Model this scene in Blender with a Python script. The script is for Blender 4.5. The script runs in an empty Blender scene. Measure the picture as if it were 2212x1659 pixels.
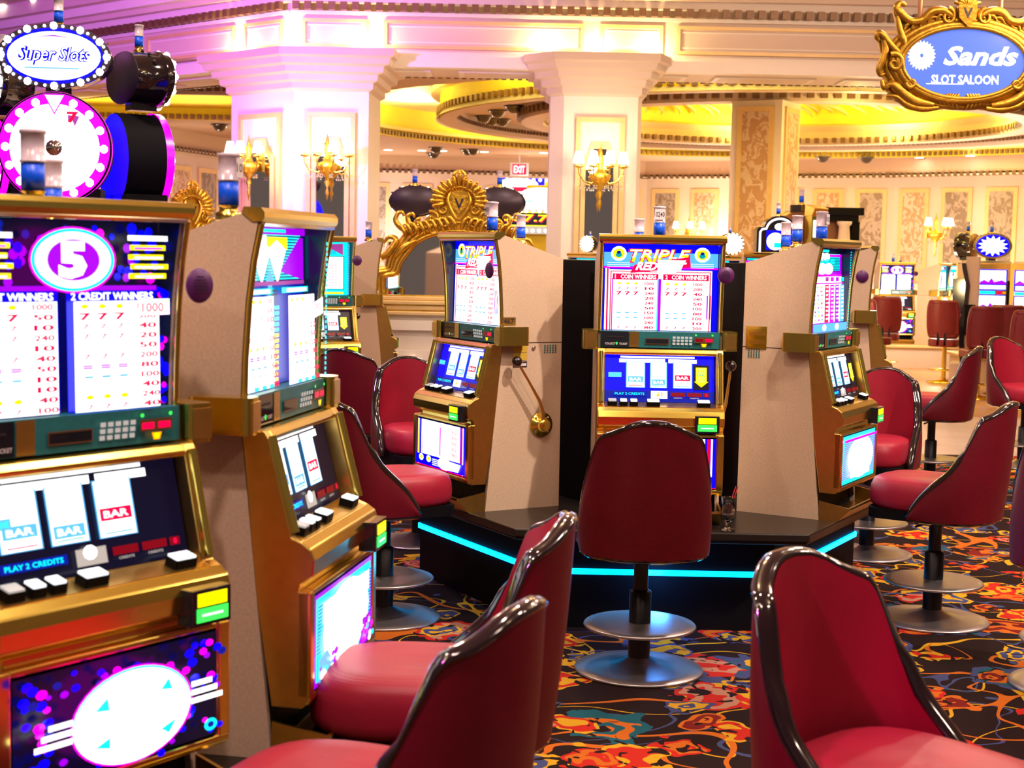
import bpy, bmesh, math, random
from mathutils import Vector, Matrix
random.seed(7)
S = bpy.context.scene
COL = S.collection
R = math.radians
PI = math.pi
# ------------------------------------------------------------------ camera
CZ = 1.6
cam = bpy.data.cameras.new('camera'); camo = bpy.data.objects.new('camera', cam); COL.objects.link(camo)
cam.sensor_width = 36; cam.lens = 3200 / 2212 * 36
camo.location = (0, 0, CZ)
camo.rotation_euler = (Matrix.Rotation(R(90 - 5.08), 3, 'X') @ Matrix.Rotation(R(1.15), 3, 'Z')).to_euler()
cam.clip_end = 200; cam.clip_start = 0.05
cam.dof.use_dof = True; cam.dof.focus_distance = 6.3; cam.dof.aperture_fstop = 6.5
S.camera = camo
# ------------------------------------------------------------------ world and exposure
w = bpy.data.worlds.new('world'); S.world = w; w.use_nodes = True
bg = w.node_tree.nodes['Background']; bg.inputs[0].default_value = (1.0, 0.74, 0.62, 1); bg.inputs[1].default_value = 0.10
S.view_settings.view_transform = 'Standard'; S.view_settings.look = 'None'
S.view_settings.gamma = 1; S.view_settings.use_curve_mapping = False
S.view_settings.exposure = 0.35
S.cycles.max_bounces = 6; S.cycles.diffuse_bounces = 3; S.cycles.glossy_bounces = 4; S.cycles.transmission_bounces = 6
S.cycles.sample_clamp_indirect = 6; S.cycles.caustics_reflective = False; S.cycles.caustics_refractive = False


def light(kind, name, loc, power, color, size=0.1, target=None, sizey=None, angle=60, blend=0.5):
    l = bpy.data.lights.new(name, kind); l.energy = power; l.color = color
    if kind == 'AREA':
        l.size = size
        if sizey: l.shape = 'RECTANGLE'; l.size_y = sizey
    elif kind == 'SPOT':
        l.spot_size = R(angle); l.spot_blend = blend; l.shadow_soft_size = size
    else: l.shadow_soft_size = size
    o = bpy.data.objects.new(name, l); COL.objects.link(o); o.location = loc
    if target is not None:
        o.rotation_euler = (Vector(target) - Vector(loc)).to_track_quat('-Z', 'Y').to_euler()
    return o


# casino ceiling lighting over the gaming floor, plus added fill points
for lx, ly, lp in ((-2.2, .8, 26), (.2, .8, 30), (2.6, .8, 30), (-2.4, 3.8, 40), (0.1, 3.6, 46), (2.6, 3.8, 55), (5, 4.6, 60), (-2.6, 7.6, 50), (.2, 7.4, 60), (3.0, 7.8, 70), (5.4, 8.6, 80), (-2.4, 11.2, 70), (.6, 11.4, 60), (3.6, 11.6, 70)):
    light('AREA', 'ceiling_downlight', (lx, ly, 4.55), lp, (1.0, .76, .60), .3, (lx, ly, 0))
for lx, ly in ((-2, 2), (2.4, 2), (0, 6), (4, 6.5)): light('POINT', 'ceiling_fill', (lx, ly, 4.2), 26, (1, .72, .42), .25)  # unseen points added to brighten the ceiling for the gold to reflect
light('SPOT', 'pink_wash', (-5.5, 9.0, 3.7), 3000, (.60, .17, 1.0), .3, (-4.2, 17, 3.9), angle=70, blend=.8)
light('AREA', 'warm_wash', (4.0, 9.5, 3.9), 110, (1.0, .66, .48), 1.5, (3.5, 16, 4.1), 1.5)
light('SPOT', 'down_spot', (1.9, 5.0, 4.4), 520, (1, .80, .64), .04, (0.1, 6.8, .8), angle=30)
light('SPOT', 'down_spot', (4.6, 4.0, 4.4), 650, (1, .8, .65), .05, (2.4, 7.2, .2), angle=45)
light('SPOT', 'down_spot', (-.6, 1.6, 4.4), 200, (1, .75, .68), .06, (-.35, 3.3, .7), angle=30)
light('SPOT', 'pink_spot', (-2.4, .6, 4.2), 420, (1, .12, .6), .1, (.85, 2.9, .9), angle=26)
light('SPOT', 'violet_spot', (-4, 5.5, 4.3), 260, (.7, .3, 1), .1, (-1.4, 8.3, 0), angle=40)


# ------------------------------------------------------------------ materials
def mk(name):
    m = bpy.data.materials.new(name); m.use_nodes = True
    return m, m.node_tree.nodes, m.node_tree.links, m.node_tree.nodes['Principled BSDF']


def mat(name, col, rough=.5, metal=0, noise=0, scale=60, bump=0, bscale=None, coat=0, spec=.5, sheen=0):
    m, n, l, b = mk(name)
    b.inputs['Base Color'].default_value = (*col, 1); b.inputs['Roughness'].default_value = rough
    b.inputs['Metallic'].default_value = metal; b.inputs['Coat Weight'].default_value = coat
    b.inputs['Specular IOR Level'].default_value = spec
    b.inputs['Sheen Weight'].default_value = sheen
    if noise or bump:
        tc = n.new('ShaderNodeTexCoord'); t = n.new('ShaderNodeTexNoise')
        t.inputs['Scale'].default_value = scale; t.inputs['Detail'].default_value = 5
        l.new(tc.outputs['Object'], t.inputs['Vector'])
        if noise:
            mx = n.new('ShaderNodeMix'); mx.data_type = 'RGBA'
            mx.inputs[6].default_value = (*[c * (1 - noise) for c in col], 1)
            mx.inputs[7].default_value = (*[min(1, c * (1 + noise)) for c in col], 1)
            l.new(t.outputs['Fac'], mx.inputs[0]); l.new(mx.outputs[2], b.inputs['Base Color'])
        if bump:
            t2 = t
            if bscale:
                t2 = n.new('ShaderNodeTexNoise'); t2.inputs['Scale'].default_value = bscale
                l.new(tc.outputs['Object'], t2.inputs['Vector'])
            bp = n.new('ShaderNodeBump'); bp.inputs['Strength'].default_value = bump; bp.inputs['Distance'].default_value = .01
            l.new(t2.outputs['Fac'], bp.inputs['Height']); l.new(bp.outputs[0], b.inputs['Normal'])
    return m


def emi(name, col, s, sample=False):
    m, n, l, b = mk(name)
    b.inputs['Base Color'].default_value = (*[c * .3 for c in col], 1); b.inputs['Roughness'].default_value = .25
    b.inputs['Emission Color'].default_value = (*col, 1); b.inputs['Emission Strength'].default_value = s
    if not sample: m.cycles.emission_sampling = 'NONE'
    return m


def fabric(name, col):
    m, n, l, b = mk(name)
    tc = n.new('ShaderNodeTexCoord')
    t = n.new('ShaderNodeTexWave'); t.inputs['Scale'].default_value = 90; t.inputs['Distortion'].default_value = 1.5
    t.bands_direction = 'Z'
    nz = n.new('ShaderNodeTexNoise'); nz.inputs['Scale'].default_value = 9
    l.new(tc.outputs['Object'], t.inputs['Vector']); l.new(tc.outputs['Object'], nz.inputs['Vector'])
    mx = n.new('ShaderNodeMix'); mx.data_type = 'RGBA'
    mx.inputs[6].default_value = (*[c * .8 for c in col], 1); mx.inputs[7].default_value = (*[c * 1.2 for c in col], 1)
    l.new(nz.outputs['Fac'], mx.inputs[0]); l.new(mx.outputs[2], b.inputs['Base Color'])
    b.inputs['Roughness'].default_value = .42; b.inputs['Specular IOR Level'].default_value = .35
    bp = n.new('ShaderNodeBump'); bp.inputs['Strength'].default_value = .12; bp.inputs['Distance'].default_value = .003
    l.new(t.outputs['Fac'], bp.inputs['Height']); l.new(bp.outputs[0], b.inputs['Normal'])
    return m


def damask(name, c1, c2, scale=2.2):
    m, n, l, b = mk(name)
    tc = n.new('ShaderNodeTexCoord'); mp = n.new('ShaderNodeMapping'); l.new(tc.outputs['Object'], mp.inputs[0])
    mp.inputs['Scale'].default_value = (scale, scale, scale * .8)
    nz = n.new('ShaderNodeTexNoise'); nz.inputs['Scale'].default_value = 2.6; nz.inputs['Detail'].default_value = 3
    nz.inputs['Distortion'].default_value = 1.6
    l.new(mp.outputs[0], nz.inputs['Vector'])
    cr = n.new('ShaderNodeValToRGB'); cr.color_ramp.elements[0].position = .49; cr.color_ramp.elements[1].position = .53
    cr.color_ramp.elements[0].color = (*c1, 1); cr.color_ramp.elements[1].color = (*c2, 1)
    l.new(nz.outputs['Fac'], cr.inputs[0]); l.new(cr.outputs[0], b.inputs['Base Color']); b.inputs['Roughness'].default_value = .5
    return m


def carpet():
    m, n, l, b = mk('carpet_floral')
    N = lambda t: n.new(t)
    tc = N('ShaderNodeTexCoord')

    def noise(scale, detail=2, dist=0, off=0):
        mp = N('ShaderNodeMapping'); mp.inputs['Location'].default_value = (off, off * .7, off * .3)
        l.new(tc.outputs['Object'], mp.inputs[0])
        t = N('ShaderNodeTexNoise'); t.inputs['Scale'].default_value = scale; t.inputs['Detail'].default_value = detail
        t.inputs['Distortion'].default_value = dist
        l.new(mp.outputs[0], t.inputs['Vector']); return t

    def math_(op, a, v=None, v2=None):
        k = N('ShaderNodeMath'); k.operation = op
        for i, q in enumerate((a, v, v2)):
            if q is None: continue
            if isinstance(q, (int, float)): k.inputs[i].default_value = q
            else: l.new(q, k.inputs[i])
        return k.outputs[0]

    def mix(f, a, c):
        k = N('ShaderNodeMix'); k.data_type = 'RGBA'; l.new(f, k.inputs[0])
        for i, q in ((6, a), (7, c)):
            if isinstance(q, tuple): k.inputs[i].default_value = (*q, 1)
            else: l.new(q, k.inputs[i])
        return k.outputs[2]

    def ramp(f, cols):
        cr = N('ShaderNodeValToRGB'); cr.color_ramp.interpolation = 'CONSTANT'
        e = cr.color_ramp.elements
        while len(e) < len(cols): e.new(.5)
        for i, c in enumerate(cols): e[i].position = i / len(cols); e[i].color = (*c, 1)
        l.new(f, cr.inputs[0]); return cr.outputs[0]

    dn = noise(4.5, 2)
    vm = N('ShaderNodeVectorMath'); vm.operation = 'MULTIPLY_ADD'; l.new(dn.outputs['Color'], vm.inputs[0])
    vm.inputs[1].default_value = (.3, .3, 0); l.new(tc.outputs['Object'], vm.inputs[2])
    red, org, yel, tel, blu, tan, dkr = (.45, .02, .012), (.5, .12, .012), (.55, .30, .015), (.012, .09, .13), (.05, .06, .16), (.42, .2, .13), (.16, .012, .01)
    base = (.016, .007, .007)
    pal = [red, tel, org, blu, yel, dkr, tan, org]
    pal2 = [yel, blu, red, yel, blu, org, red, tel]
    out = base
    # swirling vines
    for sc, wd, c, off, ds in ((1.7, .008, yel, 0, .9), (2.2, .010, blu, 9, 1.0), (1.6, .006, org, 21, .7)):
        t = noise(sc, 1, ds, off)
        band = math_('LESS_THAN', math_('ABSOLUTE', math_('SUBTRACT', t.outputs['Fac'], .5)), wd)
        out = mix(band, out, c)
    # blossoms of two sizes with ringed petals
    for vs, rad, ph in ((2.0, .30, 0.), (3.3, .28, 3.)):
        mp = N('ShaderNodeMapping'); mp.inputs['Location'].default_value = (ph, ph, 0); l.new(vm.outputs[0], mp.inputs[0])
        v = N('ShaderNodeTexVoronoi'); v.voronoi_dimensions = '2D'; v.inputs['Scale'].default_value = vs
        l.new(mp.outputs[0], v.inputs['Vector'])
        pn = noise(8, 1, .4, ph)
        d = math_('ADD', v.outputs['Distance'], math_('MULTIPLY', math_('SUBTRACT', pn.outputs['Fac'], .5), .42))
        sx = N('ShaderNodeSeparateColor'); l.new(v.outputs['Color'], sx.inputs[0])
        c1 = ramp(sx.outputs[0], pal); c2 = ramp(sx.outputs[0], pal2)
        ring = math_('GREATER_THAN', math_('SINE', math_('MULTIPLY', d, 30.)), .2)
        fl = mix(ring, c1, c2)
        # leafy detail inside
        dt = noise(15, 0, 1.0, ph + 4)
        fl = mix(math_('GREATER_THAN', dt.outputs['Fac'], .64), fl, base)
        keep = math_('MULTIPLY', math_('LESS_THAN', d, rad), math_('GREATER_THAN', sx.outputs[1], .08))
        out = mix(keep, out, fl)
    l.new(out, b.inputs['Base Color'])
    b.inputs['Roughness'].default_value = .95; b.inputs['Specular IOR Level'].default_value = .1
    t = noise(300, 1); bp = N('ShaderNodeBump'); bp.inputs['Strength'].default_value = .3; bp.inputs['Distance'].default_value = .004
    l.new(t.outputs['Fac'], bp.inputs['Height']); l.new(bp.outputs[0], b.inputs['Normal'])
    return m


M = dict(
    gold=mat('polished_gold', (1.0, .70, .14), .2, 1, .12, 6),
    goldb=mat('brushed_gold', (.78, .50, .13), .3, 1, .15, 30),
    goldleaf=mat('gilded_carving', (.78, .46, .05), .32, .9, .25, 14, .3, 40),
    goldpaint=mat('gold_paint', (.80, .56, .24), .45, .15, .1, 8),
    beige=mat('speckled_laminate', (.64, .47, .34), .55, 0, .22, 130),
    black=mat('black_panel', (.004, .0035, .005), .6, 0, spec=.1),
    lacq=mat('black_lacquer', (.012, .007, .009), .12, 0, coat=1),
    blackmet=mat('black_metal', (.02, .02, .024), .35, .6),
    disc=mat('steel_disc', (.42, .38, .40), .34, .9, .1, 20),
    counter=mat('dark_counter', (.014, .011, .011), .3, 0, .3, 90, spec=.35),
    chrome=mat('chrome', (.85, .82, .84), .1, 1),
    red=fabric('red_vinyl', (.32, .010, .034)),
    redback=fabric('crimson_vinyl', (.12, .001, .010)),
    maroon=fabric('maroon_fabric', (.16, .012, .02)),
    navy=mat('dark_reveal', (.012, .02, .05), .2),
    teal=mat('teal_panel', (.02, .16, .18), .35, 0, .3, 60),
    purple=mat('purple_disc', (.10, .012, .13), .4),
    glassb=mat('dark_glass', (.01, .012, .02), .06, 0, coat=1),
    cream=mat('cream_paint', (.74, .58, .46), .5, 0, .04, 3),
    creamw=mat('white_paint', (.88, .78, .66), .45, 0, .03, 3),
    ceil=mat('ceiling_paint', (.66, .46, .32), .7, 0, .05, 2),
    yellowc=mat('cove_yellow', (.95, .72, .04), .6, 0, .1, 4),
    bead=mat('antique_bead', (.20, .11, .05), .4, .3, .2, 20),
    damask=damask('damask_grey', (.24, .17, .12), (.42, .33, .27)),
    damaskg=damask('damask_gold', (.52, .29, .15), (.70, .52, .38), 3.2),
    marble=mat('marble_floor', (.62, .34, .16), .28, 0, .35, 1.3),
    marblew=mat('pale_marble', (.8, .68, .6), .2, 0, .2, 2),
    signleaf=mat('old_gilded_frame', (.40, .21, .02), .38, .85, .3, 12, .3, 40),
    mirror=mat('mirror_glass', (.9, .88, .86), .02, 1),
    domeb=mat('smoked_dome', (.02, .018, .03), .08, 0, coat=1),
    purplemet=mat('purple_grey_metal', (.05, .034, .05), .4, .5, .1, 10),
    bronze=mat('bronze_metal', (.34, .17, .08), .35, .8),
    signtxt=mat('dark_ink', (.02, .01, .02), .5),
    signgold=mat('sign_yellow', (.75, .5, .05), .4),
    tagw=mat('white_tag', (.8, .72, .78), .4),
    bluecyl=mat('blue_lens', (.0, .10, 1.0), .35),
    frost=mat('frosted_lens', (.62, .50, .60), .25, coat=.5),
    redpl=mat('red_plastic', (.7, .03, .02), .3),
    shade=emi('lamp_shade_glow', (1, .88, .66), 5, True),
    downl=emi('downlight_glow', (1, .93, .82), 14),
    lampw=emi('bulb_glow', (1, .95, .9), 4),
)
gl, gn, gk, gb = mk('clear_glass'); gb.inputs['Transmission Weight'].default_value = 1; gb.inputs['Roughness'].default_value = .02
gb.inputs['Base Color'].default_value = (.95, .95, 1, 1); M['glass'] = gl
M['carpet'] = carpet()
# lit screen inks: name -> colour, strength
INK = dict(W=((1, 1, 1), 1.6), V=((.9, .95, 1), 1.1), B=((0, 0, 1), 1.3), N=((.0, .01, .35), .8), K=((.004, .004, .03), .4), M=((1, 0, .85), 1.2),
           P=((.35, .0, .85), 1.), C=((.0, .85, 1), 1.2), T=((0, .35, .38), .9), R=((.95, .0, .06), 1.), O=((1, .32, 0), 1.2), Y=((1, .85, 0), 1.3),
           G=((.05, 1, .1), 1.1), D=((.4, .05, .35), .8), L=((.1, .45, .9), 1.), Q=((.85, .8, .75), .35), X=((.3, .0, .01), .5))
for k, (c, s) in INK.items(): M['i' + k] = emi('screen_ink_' + k.lower(), c, s, k == 'W')
M['neon'] = emi('neon_blue', (0, .42, 1), 4, True)


# ------------------------------------------------------------------ mesh building
class MB:
    def __init__(s): s.v = []; s.f = []; s.m = []; s.mats = []; s.sm = []

    def mi(s, m):
        if isinstance(m, str): m = M[m]
        if m not in s.mats: s.mats.append(m)
        return s.mats.index(m)

    def add(s, vs, fs, m, smooth=False):
        o = len(s.v); s.v += [tuple(p) for p in vs]; k = s.mi(m)
        for f in fs: s.f.append([i + o for i in f]); s.m.append(k); s.sm.append(smooth)

    def box(s, x0, x1, y0, y1, z0, z1, m, T=None):
        vs = [Vector((x, y, z)) for x in (x0, x1) for y in (y0, y1) for z in (z0, z1)]
        if T: vs = [T @ p for p in vs]
        s.add(vs, [(0, 1, 3, 2), (4, 6, 7, 5), (0, 4, 5, 1), (2, 3, 7, 6), (0, 2, 6, 4), (1, 5, 7, 3)], m)

    def rbox(s, x0, x1, y0, y1, z0, z1, m, r=.01, T=None):  # rounded in z-plan
        pts = []
        for cx, cy, a in ((x1 - r, y1 - r, 0), (x0 + r, y1 - r, 90), (x0 + r, y0 + r, 180), (x1 - r, y0 + r, 270)):
            for k in range(4): t = R(a + k * 30); pts.append((cx + r * math.cos(t), cy + r * math.sin(t)))
        s.poly(pts, z0, z1, m, T)

    def poly(s, pts, z0, z1, m, T=None, caps=True, z1pts=None):
        n = len(pts); q = z1pts or pts
        vs = [Vector((p[0], p[1], z0)) for p in pts] + [Vector((p[0], p[1], z1)) for p in q]
        if T: vs = [T @ p for p in vs]
        fs = [(i, (i + 1) % n, n + (i + 1) % n, n + i) for i in range(n)]
        if caps: fs += [tuple(range(n))[::-1], tuple(range(n, 2 * n))]
        s.add(vs, fs, m)

    def prof(s, fz, x0, x1, m):  # extrude a (forward, z) side profile across x
        n = len(fz)
        vs = [(x0, -f, z) for f, z in fz] + [(x1, -f, z) for f, z in fz]
        s.add(vs, [(i, (i + 1) % n, n + (i + 1) % n, n + i) for i in range(n)] + [tuple(range(n))[::-1], tuple(range(n, 2 * n))], m)

    def lathe(s, pr, m, c=(0, 0, 0), n=24, T=None, sx=1, sy=1, smooth=True):
        vs = []
        for r, z in pr:
            for k in range(n):
                a = 2 * PI * k / n; vs.append(Vector((r * sx * math.cos(a), r * sy * math.sin(a), z)))
        T = T or Matrix.Identity(4); vs = [(T @ p) + Vector(c) for p in vs]
        fs = [(j * n + k, j * n + (k + 1) % n, (j + 1) * n + (k + 1) % n, (j + 1) * n + k) for j in range(len(pr) - 1) for k in range(n)]
        s.add(vs, fs, m, smooth)

    def tube(s, pts, r, m, n=8, closed=False, flat=1, caps=True):
        pts = [Vector(p) for p in pts]; N = len(pts)
        rs = r if isinstance(r, (list, tuple)) else [r] * N
        vs = []; up = None
        for i, p in enumerate(pts):
            a = pts[(i - 1) % N] if (i > 0 or closed) else p; b = pts[(i + 1) % N] if (i < N - 1 or closed) else p
            t = (b - a).normalized() if (b - a).length > 1e-9 else Vector((0, 0, 1))
            if up is None: up = Vector((0, 0, 1)) if abs(t.z) < .9 else Vector((1, 0, 0))
            u = (up - t * up.dot(t)); u = u.normalized() if u.length > 1e-6 else t.orthogonal().normalized()
            up = u; w_ = t.cross(u)
            for k in range(n):
                q = 2 * PI * k / n; vs.append(p + (u * math.cos(q) * flat + w_ * math.sin(q)) * rs[i])
        fs = []
        for i in range(N if closed else N - 1):
            j = (i + 1) % N
            fs += [(i * n + k, i * n + (k + 1) % n, j * n + (k + 1) % n, j * n + k) for k in range(n)]
        s.add(vs, fs, m, True)
        if not closed and caps: s.add(vs[:n], [tuple(range(n))[::-1]], m); s.add(vs[-n:], [tuple(range(n))], m)

    def ball(s, c, r, m, n=12, sz=1, half=0, T=None):
        pr = []
        for j in range(n // 2 + 1):
            a = -PI / 2 + PI * j / (n // 2)
            if half > 0 and a < 0: continue
            if half < 0 and a > 1e-6: continue
            pr.append((max(r * math.cos(a), 1e-4), r * sz * math.sin(a)))
        s.lathe(pr, m, c, n, T)

    def grid(s, fn, nu, nv, m, smooth=True, flip=False):
        vs = [fn(i / nu, j / nv) for j in range(nv + 1) for i in range(nu + 1)]
        W = nu + 1
        fs = [(j * W + i, j * W + i + 1, (j + 1) * W + i + 1, (j + 1) * W + i) for j in range(nv) for i in range(nu)]
        if flip: fs = [f[::-1] for f in fs]
        s.add(vs, fs, m, smooth)

    def build(s, name, parent=None, bevel=0, loc=None, rz=0, mats=None):
        me = bpy.data.meshes.new(name); me.from_pydata(s.v, [], s.f)
        for m_ in s.mats: me.materials.append(m_)
        me.polygons.foreach_set('material_index', s.m); me.polygons.foreach_set('use_smooth', s.sm)
        me.update()
        o = bpy.data.objects.new(name, me); COL.objects.link(o)
        if parent: o.parent = parent
        if loc: o.location = loc
        o.rotation_euler.z = rz
        if bevel:
            b_ = o.modifiers.new('bevel', 'BEVEL'); b_.width = bevel; b_.segments = 2; b_.limit_method = 'ANGLE'
        return o


def smooth(pts, n=4):
    pts = [Vector(p) for p in pts]; P = [pts[0]] + pts + [pts[-1]]; out = []
    for i in range(1, len(P) - 2):
        p0, p1, p2, p3 = P[i - 1], P[i], P[i + 1], P[i + 2]
        for k in range(n):
            t = k / n; out.append(.5 * ((2 * p1) + (p2 - p0) * t + (2 * p0 - 5 * p1 + 4 * p2 - p3) * t * t + (3 * p1 - p0 - 3 * p2 + p3) * t ** 3))
    return out + [pts[-1]]


def lerp_list(r, n):
    m = len(r) - 1; return [r[min(int(i / (n - 1) * m), m - 1)] * (1 - (i / (n - 1) * m - min(int(i / (n - 1) * m), m - 1))) + r[min(int(i / (n - 1) * m), m - 1) + 1] * (i / (n - 1) * m - min(int(i / (n - 1) * m), m - 1)) for i in range(n)]


def stube(b, pts, r, m, n=8):
    q = smooth(pts); b.tube(q, lerp_list(r, len(q)) if isinstance(r, (list, tuple)) else r, m, n)


def tag(o, label=None, cat=None, group=None, kind=None):
    if label: o['label'] = label
    if cat: o['category'] = cat
    if group: o['group'] = group
    if kind: o['kind'] = kind
    return o


def empty(name, loc=(0, 0, 0), rz=0, label=None, cat=None, group=None):
    o = bpy.data.objects.new(name, None); COL.objects.link(o); o.location = loc; o.rotation_euler.z = rz
    o.empty_display_size = .1
    return tag(o, label, cat, group)


def copy_tree(o, parent=None):
    c = o.copy(); COL.objects.link(c); c.parent = parent
    for ch in list(o.children): copy_tree(ch, c)
    return c


def place(o, loc, rz, label=None, group=None):
    o.location = loc; o.rotation_euler.z = rz
    if label: o['label'] = label
    if group: o['group'] = group
    return o


_tc = {}


def glyphs(txt, bold=.0, shear=0):
    k = (txt, bold, shear)
    if k in _tc: return _tc[k]
    cu = bpy.data.curves.new('t', 'FONT'); cu.body = txt; cu.size = 1; cu.align_x = 'CENTER'; cu.offset = bold; cu.shear = shear
    cu.resolution_u = 2
    o = bpy.data.objects.new('t', cu); COL.objects.link(o)
    me = bpy.data.meshes.new_from_object(o)
    vs = [v.co.copy() for v in me.vertices]; fs = [tuple(p.vertices) for p in me.polygons]
    bpy.data.objects.remove(o); bpy.data.meshes.remove(me); bpy.data.curves.remove(cu)
    if vs:
        x0 = min(v.x for v in vs); x1 = max(v.x for v in vs); y0 = min(v.y for v in vs); y1 = max(v.y for v in vs)
        vs = [((v.x - (x0 + x1) / 2) / (x1 - x0 + 1e-9), (v.y - (y0 + y1) / 2) / (y1 - y0 + 1e-9)) for v in vs]
    _tc[k] = (vs, fs); return _tc[k]


class Art:
    """printed and lit artwork laid on a panel's own surface: surf(u, v, height above the surface)"""

    def __init__(s, surf): s.surf = surf; s.mb = MB(); s.k = 0

    def step(s): s.k += .00035; return s.k

    def rect(s, u0, v0, u1, v1, m, n=1):
        h = s.step(); n = max(n, int(abs(v1 - v0) * 6) + 1)
        s.mb.grid(lambda a, b: s.surf(u0 + (u1 - u0) * a, v0 + (v1 - v0) * b, h), 1, n, 'i' + m if len(m) == 1 else m, False)

    def ell(s, cu, cv, ru, rv, m, n=18):
        h = s.step(); vs = [s.surf(cu + ru * math.cos(2 * PI * k / n), cv + rv * math.sin(2 * PI * k / n), h) for k in range(n)]
        s.mb.add(vs, [tuple(range(n))], 'i' + m if len(m) == 1 else m)

    def poly(s, pts, m):
        h = s.step(); s.mb.add([s.surf(u, v, h) for u, v in pts], [tuple(range(len(pts)))], 'i' + m if len(m) == 1 else m)

    def text(s, t, cu, cv, wu, hv, m, bold=.02, shear=0):
        h = s.step(); vs, fs = glyphs(t, bold, shear)
        s.mb.add([s.surf(cu + x * wu, cv + y * hv, h) for x, y in vs], fs, 'i' + m if len(m) == 1 else m)

    def dots(s, n, u0, v0, u1, v1, cols, r=.02, asp=1.3, seed=1):
        rn = random.Random(seed)
        for i in range(n):
            q = r * rn.uniform(.6, 1.25)
            s.ell(rn.uniform(u0, u1), rn.uniform(v0, v1), q, q * asp, rn.choice(cols), 8)


def paytable(a, u0, v0, u1, v1, rows, sym, num, syms=None):
    """white pay table with three symbol columns and a column of figures"""
    a.rect(u0, v0, u1, v1, 'W')
    w_ = u1 - u0; h = (v1 - v0) / rows; rn = random.Random(int(u0 * 100) + rows)
    for r in range(rows):
        cv = v1 - (r + .5) * h
        s_ = (syms or [sym])[r % len(syms or [sym])]
        for c in range(3):
            cu = u0 + w_ * (.12 + .2 * c)
            if s_ == '7': a.text('7', cu, cv, w_ * .13, h * .74, 'R', .04)
            elif s_ == '-': a.rect(cu - w_ * .05, cv - h * .12, cu + w_ * .05, cv + h * .12, 'L')
            elif s_ == '=': a.rect(cu - w_ * .055, cv - h * .2, cu + w_ * .055, cv + h * .2, 'P'); a.rect(cu - w_ * .055, cv - h * .03, cu + w_ * .055, cv + h * .03, 'W')
            elif s_ == 'o': a.ell(cu, cv, w_ * .045, h * .25, 'Y', 8)
            elif s_ == 'v': a.text('7', cu, cv, w_ * .075, h * .5, num, .02)
        a.text(str(rn.choice([10, 20, 40, 50, 80, 100, 150, 200, 240, 500])) if r else '1000', u0 + w_ * .84, cv, w_ * .22, h * .6, num, .03)


def art_five(a):
    a.rect(0, 0, 1, 1, 'K')
    a.dots(60, .03, .67, .97, .965, 'BBBNPM', .022, 1.3, 3)
    a.dots(22, .955, .02, .99, .64, 'BBM', .018, 1.3, 5)
    a.rect(.03, .63, .94, .655, 'P')
    a.rect(.03, .0, .46, .63, 'B'); a.rect(.5, .0, .93, .63, 'B')
    a.text('1 CREDIT WINNERS', .24, .6, .40, .04, 'W'); a.text('2 CREDIT WINNERS', .72, .6, .40, .04, 'W')
    paytable(a, .04, .0, .455, .575, 11, 'v', 'R', ['o', '7', 'v', 'v', '', 'v', '=', '-', '', 'o', 'v'])
    paytable(a, .51, .0, .925, .575, 11, 'v', 'R', ['o', '7', 'v', 'v', '', 'v', '=', '-', '', 'o', 'v'])
    a.rect(.8, .5, .955, .585, 'W'); a.text('1000', .87, .54, .11, .05, 'R')
    a.ell(.49, .79, .2, .17, 'M', 32); a.ell(.49, .79, .19, .16, 'C', 32); a.ell(.49, .79, .175, .145, 'V', 32); a.ell(.49, .79, .12, .105, 'P', 32)
    a.text('5', .485, .79, .13, .19, 'W', .06); a.text('5', .485, .79, .085, .14, 'V', .01)
    for cu in (.12, .84):
        for i in range(5): a.rect(cu - .1 + .01 * (i % 2), .895 - i * .05, cu + .1 - .012 * (i % 3), .922 - i * .05, 'Y' if i else 'W')
        for i in range(4): a.rect(cu - .07, .85 - i * .05, cu + .07, .86 - i * .05, 'M' if i == 0 else 'W')


def stripes(a, u0, v0, u1, v1, n, m1, m2):
    a.rect(u0, v0, u1, v1, m1)
    for i in range(n): v = v0 + (v1 - v0) * i / n; a.rect(u0, v, u1, v + (v1 - v0) / n * .45, m2)


def art_diamond(a):
    a.rect(0, 0, 1, 1, 'N'); stripes(a, .0, .66, .96, .96, 16, 'C', 'K')
    a.rect(0, .955, 1, 1, 'P'); a.rect(.3, .97, .7, .99, 'C')
    a.rect(.42, .86, .72, .94, 'Y'); a.rect(.16, .86, .42, .95, 'V')
    a.poly([(.6, .72), (.9, .94), (.96, .94), (.96, .66)], 'P')
    for c in (.34, .56): a.poly([(c - .13, .86), (c, .92), (c + .13, .86), (c, .64)], 'W')
    a.poly([(.45, .60), (.39, .66), (.45, .74), (.51, .66)], 'L')
    a.rect(0, .635, .96, .66, 'D')
    stripes(a, .41, 0, .5, .62, 26, 'T', 'K')
    for i in range(14):
        a.rect(.42, .03 + i * .035, .49, .052 + i * .035, 'Y' if i < 9 else 'C')
    a.rect(0, .585, .39, .62, 'C'); a.rect(.53, .585, .93, .62, 'C'); a.rect(.04, .59, .36, .612, 'W'); a.rect(.6, .59, .9, .612, 'W')
    for u in (0, .52):
        paytable(a, u, .0, u + .4, .57, 10, 'v', 'R', ['o', 'v', 'v', 'v', 'v', 'o', '=', '-', 'v', 'v'])
        for i in range(3): a.rect(u + .04 + i * .1, .012, u + .1 + i * .1, .035, 'C')
    a.poly([(.74, .5), (.96, .55), (.96, .44), (.74, .4)], 'W'); a.text('100', .85, .49, .12, .04, 'R')
    for i in range(26): a.rect(.97, .02 + i * .035, .995, .04 + i * .035, 'C')


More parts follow.
